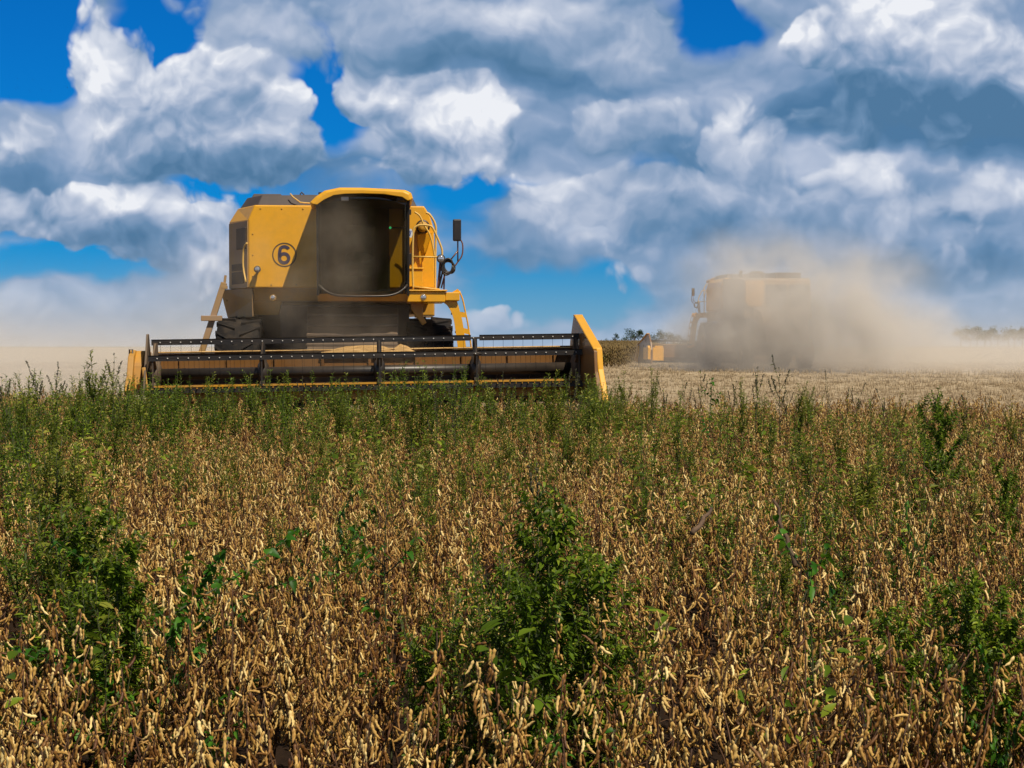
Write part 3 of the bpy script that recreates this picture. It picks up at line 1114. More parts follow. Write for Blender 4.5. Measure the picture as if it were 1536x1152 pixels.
    for a, b in ((-1.58, -.85), (-.75, -.02)):
        t = MB()
        t.box(a, b, 4.60, 4.665, 2.25, 3.0)
        for k in range(9):
            t.box(a + .02, b - .02, 4.66, 4.68, 2.30 + k * .075, 2.33 + k * .075)
        t.build("rear_shade_grille", DK, eng)  # dark grille added to stand for the shadow beside the rear panel
    t = MB()
    t.prism([(.10, 3.13), (.77, 3.13), (.77, 2.42), (.67, 2.22), (.20, 2.22), (.10, 2.42)], 'y', 4.58, 4.72)
    t.build("rear_panel", Y, eng, .012)
    t = MB()
    t.loft([[(-1.3, 4.66, 1.0), (.48, 4.66, 1.0), (.48, 4.66, 2.2), (-1.3, 4.66, 2.2)],
            [(-1.25, 5.5, 1.0), (.43, 5.5, 1.0), (.43, 5.5, 2.0), (-1.25, 5.5, 2.0)],
            [(-1.2, 6.0, .95), (.38, 6.0, .95), (.38, 5.8, 1.5), (-1.2, 5.8, 1.5)]])
    t.build("straw_hood", MT['dusty_side'], R, .03)
    t = MB()
    t.tube([(.55, 3.2, 3.2), (.55, 3.2, 3.46), (.55, 3.34, 3.50)], .06, 14)
    t.build("exhaust_pipe", DK, eng)
    t = MB()
    t.box(-1.5, -.55, 2.6, 3.9, 3.26, 3.46)
    t.lathe([(3.27, .26), (3.50, .26), (3.54, .18), (3.54, .01)], (-.15, 2.9, 0), 'z', 24)
    t.build("air_intake", DK, eng, .02)

    # --- header
    cx, hw = .10, 2.78
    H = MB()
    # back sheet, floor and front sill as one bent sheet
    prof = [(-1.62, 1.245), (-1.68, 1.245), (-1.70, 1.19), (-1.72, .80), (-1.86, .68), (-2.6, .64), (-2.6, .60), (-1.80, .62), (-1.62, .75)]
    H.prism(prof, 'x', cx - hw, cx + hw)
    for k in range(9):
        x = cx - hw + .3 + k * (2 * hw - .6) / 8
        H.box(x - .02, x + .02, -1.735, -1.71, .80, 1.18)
    head = H.build("header", MT['header_rust_shade'], R, .006)
    hp = (cx, -1.75, 0)
    t = MB()
    t.prism([(-1.60, 1.247), (-1.72, 1.247), (-1.74, 1.26), (-1.72, 1.272), (-1.60, 1.272)], 'x', cx - hw, cx + hw)
    t.build("lit_top_rail", MT['straw'], head)  # pale colour paints in the sunlit top edge of the back sheet
    t = MB()
    t.box(cx - hw, cx + hw, -2.72, -2.60, .79, .845)
    for k in range(70):
        x = cx - hw + .06 + k * (2 * hw - .12) / 69
        t.prism([(x - .014, -2.72), (x + .014, -2.72), (x + .004, -2.84), (x - .004, -2.84)], 'z', .80, .815)
    t.box(cx - hw, cx + hw, -2.60, -2.56, .60, .83)
    t.build("cutter_bar", YD, head)
    t = MB()
    t.tube([(cx - hw, -2.05, .86), (cx + hw, -2.05, .86)], .10, 16)
    # auger flighting
    for s in (-1, 1):
        pts = []
        turns = 5
        for k in range(turns * 14 + 1):
            a = 2 * math.pi * k / 14
            x = cx + s * (hw - .05 - (hw - .6) * k / (turns * 14))
            pts.append(((x, -2.05 + .10 * math.cos(a * s), .86 + .10 * math.sin(a * s)), (x, -2.05 + .20 * math.cos(a * s), .86 + .20 * math.sin(a * s))))
        for (a0, b0), (a1, b1) in zip(pts, pts[1:]):
            t.add([a0, b0, b1, a1], [(0, 1, 2, 3)])
    t.build("feed_auger", MT['dark'], head)
    # reel
    rc, ry, rr = .985, -2.42, .405
    stations = [L(240, 0, ry)[0], L(398, 0, ry)[0], L(571, 0, ry)[0], L(715, 0, ry)[0], L(868, 0, ry)[0]]
    t = MB()
    t.tube([(stations[0], ry, rc), (stations[-1], ry, rc)], .072, 20)
    t.build("reel_shaft", BK, head)
    for k in range(6):
        a = math.pi / 2 + k * math.pi / 3
        yb, zb = ry + rr * math.cos(a), rc + rr * math.sin(a)
        t = MB()
        for s0, s1 in ((stations[0] - .05, stations[3] - .05), (stations[3] + .06, stations[4] + .12)):
            t.prism([(yb - .012, zb - .034), (yb + .012, zb - .034), (yb + .012, zb + .034), (yb + .02, zb + .04), (yb - .02, zb + .04), (yb - .012, zb + .030)], 'x', s0, s1)
        t.tube([(stations[0], yb, zb), (stations[4], yb, zb)], .014, 6)
        nt = 42
        for j in range(nt):
            x = stations[0] + .06 + j * (stations[4] - stations[0] - .1) / (nt - 1)
            t.tube([(x, yb + .015, zb - .03), (x, yb + .025, zb - .12), (x, yb + .01, zb - .21)], .0024, 4)
        if k in (0, 1, 5):
            t.cur = 1
            for j in range(nt):
                x = stations[0] + .06 + j * (stations[4] - stations[0] - .1) / (nt - 1)
                t.lathe([(-.010, .002), (-.009, .008), (.0, .009)], (x, yb - .013, zb), 'y', 8)
        t.build("reel_bar", BK, head, more=(MT['bright'],))
    for i, x in enumerate(stations):
        t = MB()
        for k in range(6):
            a = math.pi / 2 + k * math.pi / 3
            t.beam((x, ry, rc), (x, ry + rr * math.cos(a), rc + rr * math.sin(a)), .035, .06, up=(1, 0, 0))
            b = a + math.pi / 3
            t.beam((x, ry + rr * .97 * math.cos(a), rc + rr * .97 * math.sin(a)), (x, ry + rr * .97 * math.cos(b), rc + rr * .97 * math.sin(b)), .02, .02, up=(1, 0, 0))
        t.lathe([(-.07, .10), (-.03, .17), (.03, .17), (.07, .10)], (x, ry, rc), 'x', 18)
        t.build("reel_spider", BK if 0 < i < 4 else DK, head)
    # grey end plate of the reel
    t = MB()
    t.prism([(-2.35, 1.50), (-2.45, 1.50), (-2.95, .72), (-1.95, .72)], 'x', stations[0] - .11, stations[0] - .085)
    t.build("end_plate", MT['dark'], head, .004)
    # tall sloping divider at the driver's side
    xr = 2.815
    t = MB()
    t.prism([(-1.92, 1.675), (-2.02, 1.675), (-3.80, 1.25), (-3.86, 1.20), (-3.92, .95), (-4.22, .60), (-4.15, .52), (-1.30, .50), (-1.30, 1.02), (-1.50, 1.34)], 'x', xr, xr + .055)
    t.build("divider", MT['header_rust_shade'], head, .008)  # dark rust colour puts the shade of the inner face into the paint
    t = MB()
    w0, w1 = xr - .008, xr + .108
    t.loft([[(w0, y, z), (w1, y, z), (w1, y, z - .03), (w0, y, z - .03)] for y, z in ((-1.93, 1.682), (-2.03, 1.68), (-3.84, 1.245))])
    t.loft([[(xr + .03, -3.85, 1.235), (xr + .108, -3.85, 1.235), (xr + .108, -3.6, 1.20), (xr + .03, -3.6, 1.20)],
            [(xr + .04, -3.92, .98), (xr + .11, -3.92, .98), (xr + .11, -3.6, .98), (xr + .04, -3.6, .98)],
            [(xr + .06, -4.12, .70), (xr + .13, -4.12, .70), (xr + .13, -3.7, .70), (xr + .06, -3.7, .70)],
            [(xr + .05, -4.22, .58), (xr + .12, -4.22, .58), (xr + .12, -3.8, .54), (xr + .05, -3.8, .54)]])
    t.build("divider_cap", Y, head, .012)
    t = MB()
    t.box(xr + .055, xr + .17, -2.25, -1.35, .66, 1.12)
    t.loft([[(xr + .055, -1.8, 1.12), (xr + .17, -1.8, 1.12), (xr + .17, -1.42, 1.12), (xr + .055, -1.42, 1.12)], [(xr + .055, -1.75, 1.20), (xr + .15, -1.75, 1.20), (xr + .15, -1.5, 1.20), (xr + .055, -1.5, 1.20)]])
    t.build("drive_cover", Y, head, .012)
    t = MB()
    t.box(xr - .45, xr - .02, -1.50, -1.36, .62, 1.12)
    t.box(xr - .42, xr - .10, -1.48, -1.38, 1.12, 1.20)
    t.build("drive_cover", Y, head, .012)
    # low divider with drive guards at the other end
    xl = L(229, 540, -2.4)[0]
    t = MB()
    t.prism([(-1.60, 1.26), (-2.35, 1.30), (-2.55, 1.22), (-2.72, .98), (-3.0, .80), (-2.95, .74), (-1.5, .70)], 'x', xl - .235, xl - .16)
    t.loft([[(xl - .16, -2.3, 1.29), (xl - .05, -2.3, 1.29), (xl - .05, -1.6, 1.27), (xl - .16, -1.6, 1.27)],
            [(xl - .18, -2.52, 1.10), (xl - .06, -2.52, 1.10), (xl - .06, -1.6, 1.0), (xl - .18, -1.6, 1.0)],
            [(xl - .15, -2.62, .80), (xl - .07, -2.62, .80), (xl - .07, -1.6, .8), (xl - .15, -1.6, .8)]])
    t.beam((xl - .02, -2.72, 1.08), (xl + .02, -2.78, .78), .05, .03)
    t.build("divider", YD, head, .012)
    t = MB()
    a, b = L(201, 519, -2.5), L(205.5, 530, -2.5)
    t.tube([(a[0], -2.45, b[2] - .06), (a[0], -2.45, a[2]), (b[0], -2.45, a[2]), (b[0], -2.45, b[2] - .03), (a[0], -2.45, b[2] - .09)], .010)
    t.build("lever_loop", BK, head)
    # tilt of the header across the row
    head.rotation_euler = (0, -0.0154, 0)
    return R


def build_combines():
    r1 = make_combine()
    u = (545 - 768) / 2560
    r1.location = (u * DIST, DIST, ground_z(u * DIST, DIST))
    r1.rotation_euler = (0, 0, math.atan(-u))
    tag(r1, "yellow combine harvester numbered 6, cutting toward the viewer with its wide reel over the crop", "combine harvester", "yellow combine harvesters working the field")
    heap = MB()
    rnd = random.Random(4)
    rings = []
    for k in range(13):
        f = k / 12
        x = -.55 + 1.25 * f
        h = .11 * math.sin(math.pi * min(1, f * 1.25)) ** .7 * (.55 + .75 * f) if f < .8 else .12 * (1 - (f - .8) / .2) ** .6
        h = max(.006, h)
        rings.append([(x, -1.78, 1.215), (x + rnd.uniform(-.02, .02), -1.74, 1.22 + h * .8), (x, -1.62, 1.22 + h + rnd.uniform(0, .015)), (x, -1.45, 1.22 + h * .9), (x, -1.30, 1.14)])
    heap.loft(rings, smooth=True, closed=False, cap=False)
    heap.loft([[(x, -1.30, 1.14), (x, -1.78, 1.215)] for x in np.linspace(-.55, .7, 13)], cap=False, closed=False)
    hp = heap.build("cut_crop", MT['straw'])
    hp.location = r1.location
    hp.rotation_euler = r1.rotation_euler
    tag(hp, "heap of pale cut straw riding on the header behind the reel", "straw")

    r2 = copy_tree(r1)
    d2 = 65.0
    x2 = (1098 - 768) / 2560 * d2
    r2.location = (x2, d2, ground_z(x2, d2))
    r2.rotation_euler = (0, 0, math.radians(187.5))
    tag(r2, "yellow combine harvester seen from behind, half hidden by its own dust plume", "combine harvester", "yellow combine harvesters working the field")
    for o in COL.objects:
        if o.parent == r2 and o.name.startswith("header"):
            o.location.z -= 0.40


build_combines()

# ------------------------------------------------------------------ soybean crop
def pod_shape(rng, length, detail):
    """one curved, bumpy seed pod hanging from the origin along -Z: list of rings"""
    seeds = rng.choice([2, 3, 3, 3])
    n = 8 if detail else 4
    sides = 6 if detail else 4
    bend = rng.uniform(0.15, 0.55) * rng.choice([-1, 1])
    rings = []
    for i in range(n + 1):
        t = i / n
        env = min(1.0, t * 6 + 0.2) * min(1.0, (1 - t) * 4.5 + 0.06)
        r = 0.0047 * (length / 0.030) * env * (0.80 + 0.24 * math.cos(2 * math.pi * (t * seeds - 0.5 * seeds)) * (1 if seeds % 2 else -1))
        cx = bend * length * (t * t) * 0.9 - (0.10 * length * (t - .85) / .15 * (1 if bend < 0 else -1) if t > .85 else 0)
        z = -length * t
        rings.append([(cx + r * math.cos(2 * math.pi * k / sides), 0.72 * r * math.sin(2 * math.pi * k / sides), z) for k in range(sides)])
    return rings


def soy_plant(seed, detail=True):
    """returns stem mesh and pod mesh of one dry plant"""
    rng = random.Random(seed)
    h = rng.uniform(0.42, 0.62)
    sv, sf = [], []
    mb = MB()
    lean = (rng.uniform(-.10, .10), rng.uniform(-.10, .10))
    ss = 5 if detail else 3

    def axis(base, d, ln, r0, kink):
        pts = []
        p = Vector(base)
        d = Vector(d).normalized()
        n = max(3, int(ln / 0.034))
        for i in range(n + 1):
            pts.append(p.copy())
            d = (d + Vector((rng.uniform(-kink, kink), rng.uniform(-kink, kink), 0.06))).normalized()
            p = p + d * (ln / n)
        mb.tube(pts, r0, ss, radii=[max(0.0009, r0 * (1 - 0.7 * i / n)) for i in range(n + 1)])
        return pts
    axes = [axis((0, 0, 0), (lean[0], lean[1], 1), h, 0.0042, 0.14)]
    for b in range(rng.randint(1, 2)):
        p = axes[0][rng.randint(2, max(3, len(axes[0]) // 2))]
        a = rng.uniform(0, 6.283)
        axes.append(axis(p, (math.cos(a) * .45, math.sin(a) * .45, 1), rng.uniform(.18, .34), 0.0026, 0.14))
    pv, pf, pt = [], [], []
    for pts in axes:
        for i, p in enumerate(pts):
            if p.z < 0.12:
                continue
            a0 = rng.uniform(0, 6.283)
            for k in range(rng.choice([3, 3, 4, 4, 5]) if i < len(pts) - 1 else 3):
                ln = rng.uniform(.021, .032)
                rings = pod_shape(rng, ln, detail)
                az = a0 + rng.uniform(-1.2, 1.2) + (math.pi if k % 2 else 0)
                tilt = rng.gauss(0.25, 0.19) if rng.random() < .94 else rng.uniform(1.2, 2.3)
                Mx = Matrix.Rotation(az, 3, 'Z') @ Matrix.Rotation(-tilt, 3, 'Y') @ Matrix.Rotation(rng.uniform(0, 6.283), 3, 'Z')
                off = Vector((math.cos(az), math.sin(az), 0)) * rng.uniform(.004, .012)
                q = Vector(p) + off + Vector((0, 0, rng.uniform(-.012, .012)))
                mb2 = len(pv)
                ns = len(rings[0])
                tint = min(1, max(0, rng.gauss(.47, .27)))
                for r in rings:
                    for c in r:
                        pv.append(q + Mx @ Vector(c))
                        pt.append(tint)
                for i2 in range(len(rings) - 1):
                    for j in range(ns):
                        j2 = (j + 1) % ns
                        pf.append((mb2 + i2 * ns + j, mb2 + i2 * ns + j2, mb2 + (i2 + 1) * ns + j2, mb2 + (i2 + 1) * ns + j))
    # bare leaf stalks and a few curled dead leaves
    for _ in range(rng.randint(1, 3)):
        p = rng.choice(axes[0][3:])
        a = rng.uniform(0, 6.283)
        e = Vector((math.cos(a), math.sin(a), rng.uniform(.1, 1.2))).normalized() * rng.uniform(.06, .16)
        mb.tube([p, p + e * .5 + Vector((0, 0, .01)), p + e], .0011, 3)
    stem = sized_mesh("soybean_plant", mb.v, mb.f, None, MT['soystem'])
    pods = sized_mesh("pod_cluster", pv, pf, pt, MT['pod'])
    return stem, pods


def joined_object(name, stem, pods):
    """stem and pods as one loose mesh that the crop repeats"""
    me = bpy.data.meshes.new(name)
    bm = bmesh.new()
    bm.from_mesh(stem)
    n0 = len(bm.faces)
    bm.from_mesh(pods)
    bm.faces.ensure_lookup_table()
    for i, f in enumerate(bm.faces):
        f.material_index = 0 if i < n0 else 1
        f.smooth = True
    bm.to_mesh(me)
    bm.free()
    me.materials.append(stem.materials[0])
    me.materials.append(pods.materials[0])
    return bpy.data.objects.new(name, me)


def scatter(name, pts, rots, scales, idx, protos, kind="stuff"):
    """one object: many small copies of the given plants set on points with geometry nodes"""
    me = bpy.data.meshes.new(name)
    me.from_pydata([tuple(p) for p in pts], [], [])
    for nm, tp, data in (("rot", 'FLOAT_VECTOR', rots), ("scl", 'FLOAT', scales), ("pick", 'INT', idx)):
        at = me.attributes.new(nm, tp, 'POINT')
        key = "vector" if tp == 'FLOAT_VECTOR' else "value"
        at.data.foreach_set(key, np.asarray(data).ravel())
    o = bpy.data.objects.new(name, me)
    COL.objects.link(o)
    ng = bpy.data.node_groups.new(name + " nodes", 'GeometryNodeTree')
    ng.interface.new_socket("Geometry", in_out='INPUT', socket_type='NodeSocketGeometry')
    ng.interface.new_socket("Geometry", in_out='OUTPUT', socket_type='NodeSocketGeometry')
    gi = ng.nodes.new('NodeGroupInput')
    go = ng.nodes.new('NodeGroupOutput')
    g2i = ng.nodes.new('GeometryNodeGeometryToInstance')
    for p in reversed(protos):
        oi = ng.nodes.new('GeometryNodeObjectInfo')
        oi.inputs['Object'].default_value = p
        oi.inputs['As Instance'].default_value = True
        ng.links.new(oi.outputs['Geometry'], g2i.inputs[0])
    join = ng.nodes.new('GeometryNodeJoinGeometry')
    ng.nodes.remove(g2i)
    for nd in [n for n in ng.nodes if n.bl_idname == 'GeometryNodeObjectInfo']:
        ng.links.new(nd.outputs['Geometry'], join.inputs[0])
    iop = ng.nodes.new('GeometryNodeInstanceOnPoints')
    iop.inputs['Pick Instance'].default_value = True
    for nm, tp, sock in (("rot", 'FLOAT_VECTOR', 'Rotation'), ("scl", 'FLOAT', 'Scale'), ("pick", 'INT', 'Instance Index')):
        na = ng.nodes.new('GeometryNodeInputNamedAttribute')
        na.data_type = tp
        na.inputs['Name'].default_value = nm
        ng.links.new(na.outputs['Attribute'], iop.inputs[sock])
    ng.links.new(gi.outputs[0], iop.inputs['Points'])
    ng.links.new(join.outputs[0], iop.inputs['Instance'])
    ng.links.new(iop.outputs[0], go.inputs[0])
    md = o.modifiers.new("scatter", 'NODES')
    md.node_group = ng
    tag(o, kind=kind)
    return o


def crop_far_edge(x):
    """where the standing crop ends"""
    under = 1.3 * smooth01(-5.2, -4.6, x) * smooth01(1.1, .5, x)      # the uncut strip right under the header
    return 22.4 + under + 2.8 * smooth01(-4.4, -5.4, x) + 0.5 * math.sin(x * 1.7) + 0.3 * math.sin(x * 4.1 + 1)


def build_crop():
    rng = random.Random(11)
    pairs = [soy_plant(100 + k, True) for k in range(12)]
    near_protos = [joined_object("soybean clump", *pr) for pr in pairs[:12]]
    far_protos = [joined_object("soybean clump far", *soy_plant(300 + k, False)) for k in range(8)]
    pts = []
    row = 0.40
    y = 0.7
    spots = []
    while y < 26:
        half = y * 0.34 + 5.5
        n = int(2 * half * (17 if y < 6 else 14))
        for _ in range(n):
            x = rng.uniform(-half, half)
            yy = y + rng.uniform(0, .34)
            if yy > crop_far_edge(x):
                continue
            thin = .5 + .25 * (math.sin(x * 5.1 + 1.3 * math.sin(yy * 2.3)) + math.sin(yy * 4.3 + 1.7 * math.sin(x * 3.1 + 2)))
            if rng.random() > .52 + .62 * thin:
                continue
            spots.append((x, yy))
        y += .34
    spots.sort(key=lambda p: p[1])
    # the front ranks, plant by plant
    vis = [p for p in spots if abs(p[0]) < p[1] * 0.315 and p[1] > 3.0]
    near = set(vis[:290])
    k = 0
    grp = "soybean plants in the front ranks of the crop"
    lab = "dry brown soybean plant hung with tan pods, in the nearest ranks of the crop"
    for p in vis[:290]:
        stem, pods = pairs[k % len(pairs)]
        o = bpy.data.objects.new("soybean_plant", stem)
        c = bpy.data.objects.new("pod_cluster", pods)
        COL.objects.link(o)
        COL.objects.link(c)
        c.parent = o
        s = rng.uniform(.88, 1.12)
        o.location = (p[0], p[1], ground_z(*p) - .005)
        o.rotation_euler = (rng.uniform(-.12, .12), rng.uniform(-.12, .12), rng.uniform(0, 6.283))
        o.scale = (s, s, s * rng.uniform(.94, 1.08))
        tag(o, lab, "soybean plant", grp)
        k += 1
    for nm, protos, sel in (("soybean_crop", near_protos, [p for p in spots if p not in near and p[1] < 10 and abs(p[0]) < p[1] * .34 + 2]),
                            ("soybean_crop_behind", far_protos, [p for p in spots if p not in near and not (p[1] < 10 and abs(p[0]) < p[1] * .34 + 2)])):
        n = len(sel)
        scatter(nm, [(x, y, ground_z(x, y) - .005) for x, y in sel],
                [(rng.uniform(-.13, .13), rng.uniform(-.13, .13), rng.uniform(0, 6.283)) for _ in range(n)],
                [rng.uniform(.86, 1.14) * (1 + .16 * smooth01(16, 21, p[1])) for p in sel], [rng.randrange(len(protos)) for _ in range(n)], protos)


build_crop()


# ------------------------------------------------------------------ weeds
def weed(kind, seed):
    """(stem mesh, foliage mesh, seed-head mesh or None), about 1 m tall unless low growing"""
    rng = random.Random(seed)
    st, lv, sd = MB(), Leaves(), MB()

    def shoot(base, d, ln, r0, n=8, up=.10, kink=.10):
        p, d = Vector(base), Vector(d).normalized()
        pts = []
        for i in range(n + 1):
            pts.append(p.copy())
            d = (d + Vector((rng.uniform(-kink, kink), rng.uniform(-kink, kink), up))).normalized()
            p = p + d * ln / n
        st.tube(pts, r0, 5, radii=[max(.0012, r0 * (1 - .75 * i / n)) for i in range(n + 1)])
        return pts

    def along(pts, f):
        i = min(len(pts) - 2, int(f * (len(pts) - 1)))
        t = f * (len(pts) - 1) - i
        return pts[i].lerp(pts[i + 1], t), (pts[i + 1] - pts[i]).normalized()

    def dress(pts, count, f0, ln, w, shape, droop, spread=1.0, tipfull=False, tint=None):
        for i in range(count):
            f = f0 + (1 - f0) * (i + rng.random()) / count
            p, d = along(pts, min(.999, f))
            a = i * 2.4 + rng.uniform(-.5, .5)
            o = d.orthogonal().normalized()
            out = Matrix.Rotation(a, 3, d) @ o
            dirv = out * spread + d * rng.uniform(.25, .9)
            s = rng.uniform(.6, 1.15) * (1 - .35 * f if not tipfull else 1)
            lv.leaf(p, dirv, ln * s, w * s, rng, droop, shape, tint)

    if kind == 'spire':                                   # upright, narrow leaves up a stiff stem with ascending side shoots
        main = shoot((0, 0, 0), (rng.uniform(-.1, .1), rng.uniform(-.1, .1), 1), 1.0, .006, 12, .05, .05)
        dress(main, 90, .15, .075, .017, 'lance', .15, .8)
        for k in range(rng.randint(11, 15)):
            f = rng.uniform(.15, .8)
            p, d = along(main, f)
            a = rng.uniform(0, 6.283)
            b = shoot(p, (math.cos(a) * .7, math.sin(a) * .7, .9), rng.uniform(.22, .42) * (1.2 - f * .6), .003, 6, .18, .08)
            dress(b, 44, .1, .058, .014, 'lance', .12, .8)
    elif kind == 'bush':                                  # bushy, densely leaved
        main = shoot((0, 0, 0), (rng.uniform(-.12, .12), rng.uniform(-.12, .12), 1), .95, .008, 12, .05, .07)
        dress(main, 70, .22, .062, .022, 'lance', .3, 1.0)
        nb = 20
        for k in range(nb):
            f = .10 + .82 * (k + rng.random()) / nb
            p, d = along(main, f)
            a = k * 2.4 + rng.uniform(-.4, .4)
            b = shoot(p, (math.cos(a), math.sin(a), .55), rng.uniform(.22, .48) * (1.15 - f * .70), .0038, 7, .12, .12)
            dress(b, 58, .10, .056, .020, 'lance', .28, 1.0)
            for j in range(3):
                p2, d2 = along(b, rng.uniform(.3, .85))
                a2 = rng.uniform(0, 6.283)
                b2 = shoot(p2, (math.cos(a2) * .8, math.sin(a2) * .8, .6), rng.uniform(.08, .17), .002, 4, .12, .12)
                dress(b2, 24, .1, .048, .018, 'lance', .25, 1.0)
    elif kind == 'clump':                                 # several loose leafy shoots from one foot
        for k in range(8):
            a = k * 2.4 + rng.uniform(-.5, .5)
            sp = rng.uniform(.08, .45) if k else .03
            b = shoot((0, 0, 0), (math.cos(a) * sp, math.sin(a) * sp, 1), rng.uniform(.62, 1.0) if k else 1.0, .0045, 10, .05, .09)
            dress(b, 44, .25, .062, .017, 'lance', .22, .9)
            for j in range(4):
                p2, d2 = along(b, rng.uniform(.3, .9))
                a2 = rng.uniform(0, 6.283)
                b2 = shoot(p2, (math.cos(a2) * .7, math.sin(a2) * .7, .8), rng.uniform(.10, .24), .002, 5, .12, .1)
                dress(b2, 18, .1, .050, .014, 'lance', .2, .9)
    elif kind == 'broad':                                 # thin stem, few large leaves
        main = shoot((0, 0, 0), (rng.uniform(-.1, .1), rng.uniform(-.1, .1), 1), 1.0, .006, 12, .05, .06)
        dress(main, 14, .30, .062, .036, 'ovate', .45, 1.0)
        for k in range(6):
            f = rng.uniform(.3, .85)
            p, d = along(main, f)
            a = rng.uniform(0, 6.283)
            b = shoot(p, (math.cos(a), math.sin(a), .5), rng.uniform(.12, .25), .003, 5, .1, .1)
            dress(b, 8, .3, .052, .029, 'ovate', .4, 1.0, True)
    elif kind == 'seed':                                  # thin wiry stem, tufts of dark seed at the tips
        main = shoot((0, 0, 0), (rng.uniform(-.15, .15), rng.uniform(-.15, .15), 1), 1.0, .0048, 12, .05, .07)
        dress(main, 16, .2, .07, .018, 'lance', .3, .9)
        tips = [main]
        for k in range(rng.randint(5, 8)):
            p, d = along(main, rng.uniform(.35, .9))
            a = rng.uniform(0, 6.283)
            b = shoot(p, (math.cos(a) * .6, math.sin(a) * .6, .9), rng.uniform(.14, .3), .0026, 6, .1, .1)
            dress(b, 6, .1, .05, .014, 'lance', .3, .9)
            tips.append(b)
        for b in tips:
            for f in np.linspace(.5, 1, 9):
                p, d = along(b, min(.999, f))
                for q in range(2):
                    e = p + Vector((rng.uniform(-1, 1), rng.uniform(-1, 1), rng.uniform(-.3, 1))) * .014
                    sd.tube([p, e * .5 + p * .5, e], .004, 4, radii=[.002, .0065, .001])
    else:                                                 # creeping, heart shaped leaves over the pods
        for k in range(9):
            a = k * .7 + rng.uniform(-.3, .3)
            b = shoot((rng.uniform(-.05, .05), rng.uniform(-.05, .05), rng.uniform(.1, .4)), (math.cos(a), math.sin(a), .9), rng.uniform(.25, .5), .0028, 8, -.06, .2)
            dress(b, 36, .05, .025, .022, 'heart', .5, 1.0, True)
    mat = {'spire': 'leaf_olive', 'bush': 'leaf_dark', 'clump': 'leaf_dark', 'broad': 'leaf_bright', 'seed': 'leaf_olive', 'vine': 'leaf_bright'}[kind]
    stem = sized_mesh("stem", st.v, st.f, None, MT['stem'])
    fol = lv.mesh("foliage", MT[mat])
    sed = sized_mesh("seed_head", sd.v, sd.f, None, MT['seed']) if sd.v else None
    return stem, fol, sed


WEEDS = {k: [weed(k, 1000 + 37 * i + len(k) * 7) for i in range(n)] for k, n in (('spire', 4), ('bush', 4), ('clump', 5), ('broad', 3), ('seed', 4), ('vine', 2))}
NAMES = {'spire': ("tall_weed", "weed"), 'bush': ("bushy_weed", "weed"), 'clump': ("leafy_weed", "weed"), 'broad': ("broadleaf_weed", "weed"), 'seed': ("seeding_weed", "weed"), 'vine': ("creeping_weed", "vine")}
_wr = random.Random(5)


def put_weed(kind, px, top, d, label, group=None, wide=1.0, var=None, rot=None):
    """stand a weed at depth d on the line of sight px, tall enough to reach the height seen at `top`"""
    h = CAM_H - (top - 520) * d / 2560.0
    x = (px - 768) / 2560.0 * d
    gz = ground_z(x, d)
    h = max(.25, h - gz)
    stem, fol, sed = WEEDS[kind][(_wr.randrange(99) if var is None else var) % len(WEEDS[kind])]
    nm, cat = NAMES[kind]
    R = empty(nm, (x, d, gz), _wr.uniform(0, 6.283) if rot is None else rot)
    hh = max(v.co.z for v in fol.vertices)
    s = h / hh
    R.scale = (s * wide, s * wide, s)
    tag(R, label, cat, group)
    for nmp, me in (("stem", stem), ("foliage", fol), ("seed_head", sed)):
        if me:
            o = bpy.data.objects.new(nmp, me)
            COL.objects.link(o)
            o.parent = R
    return R


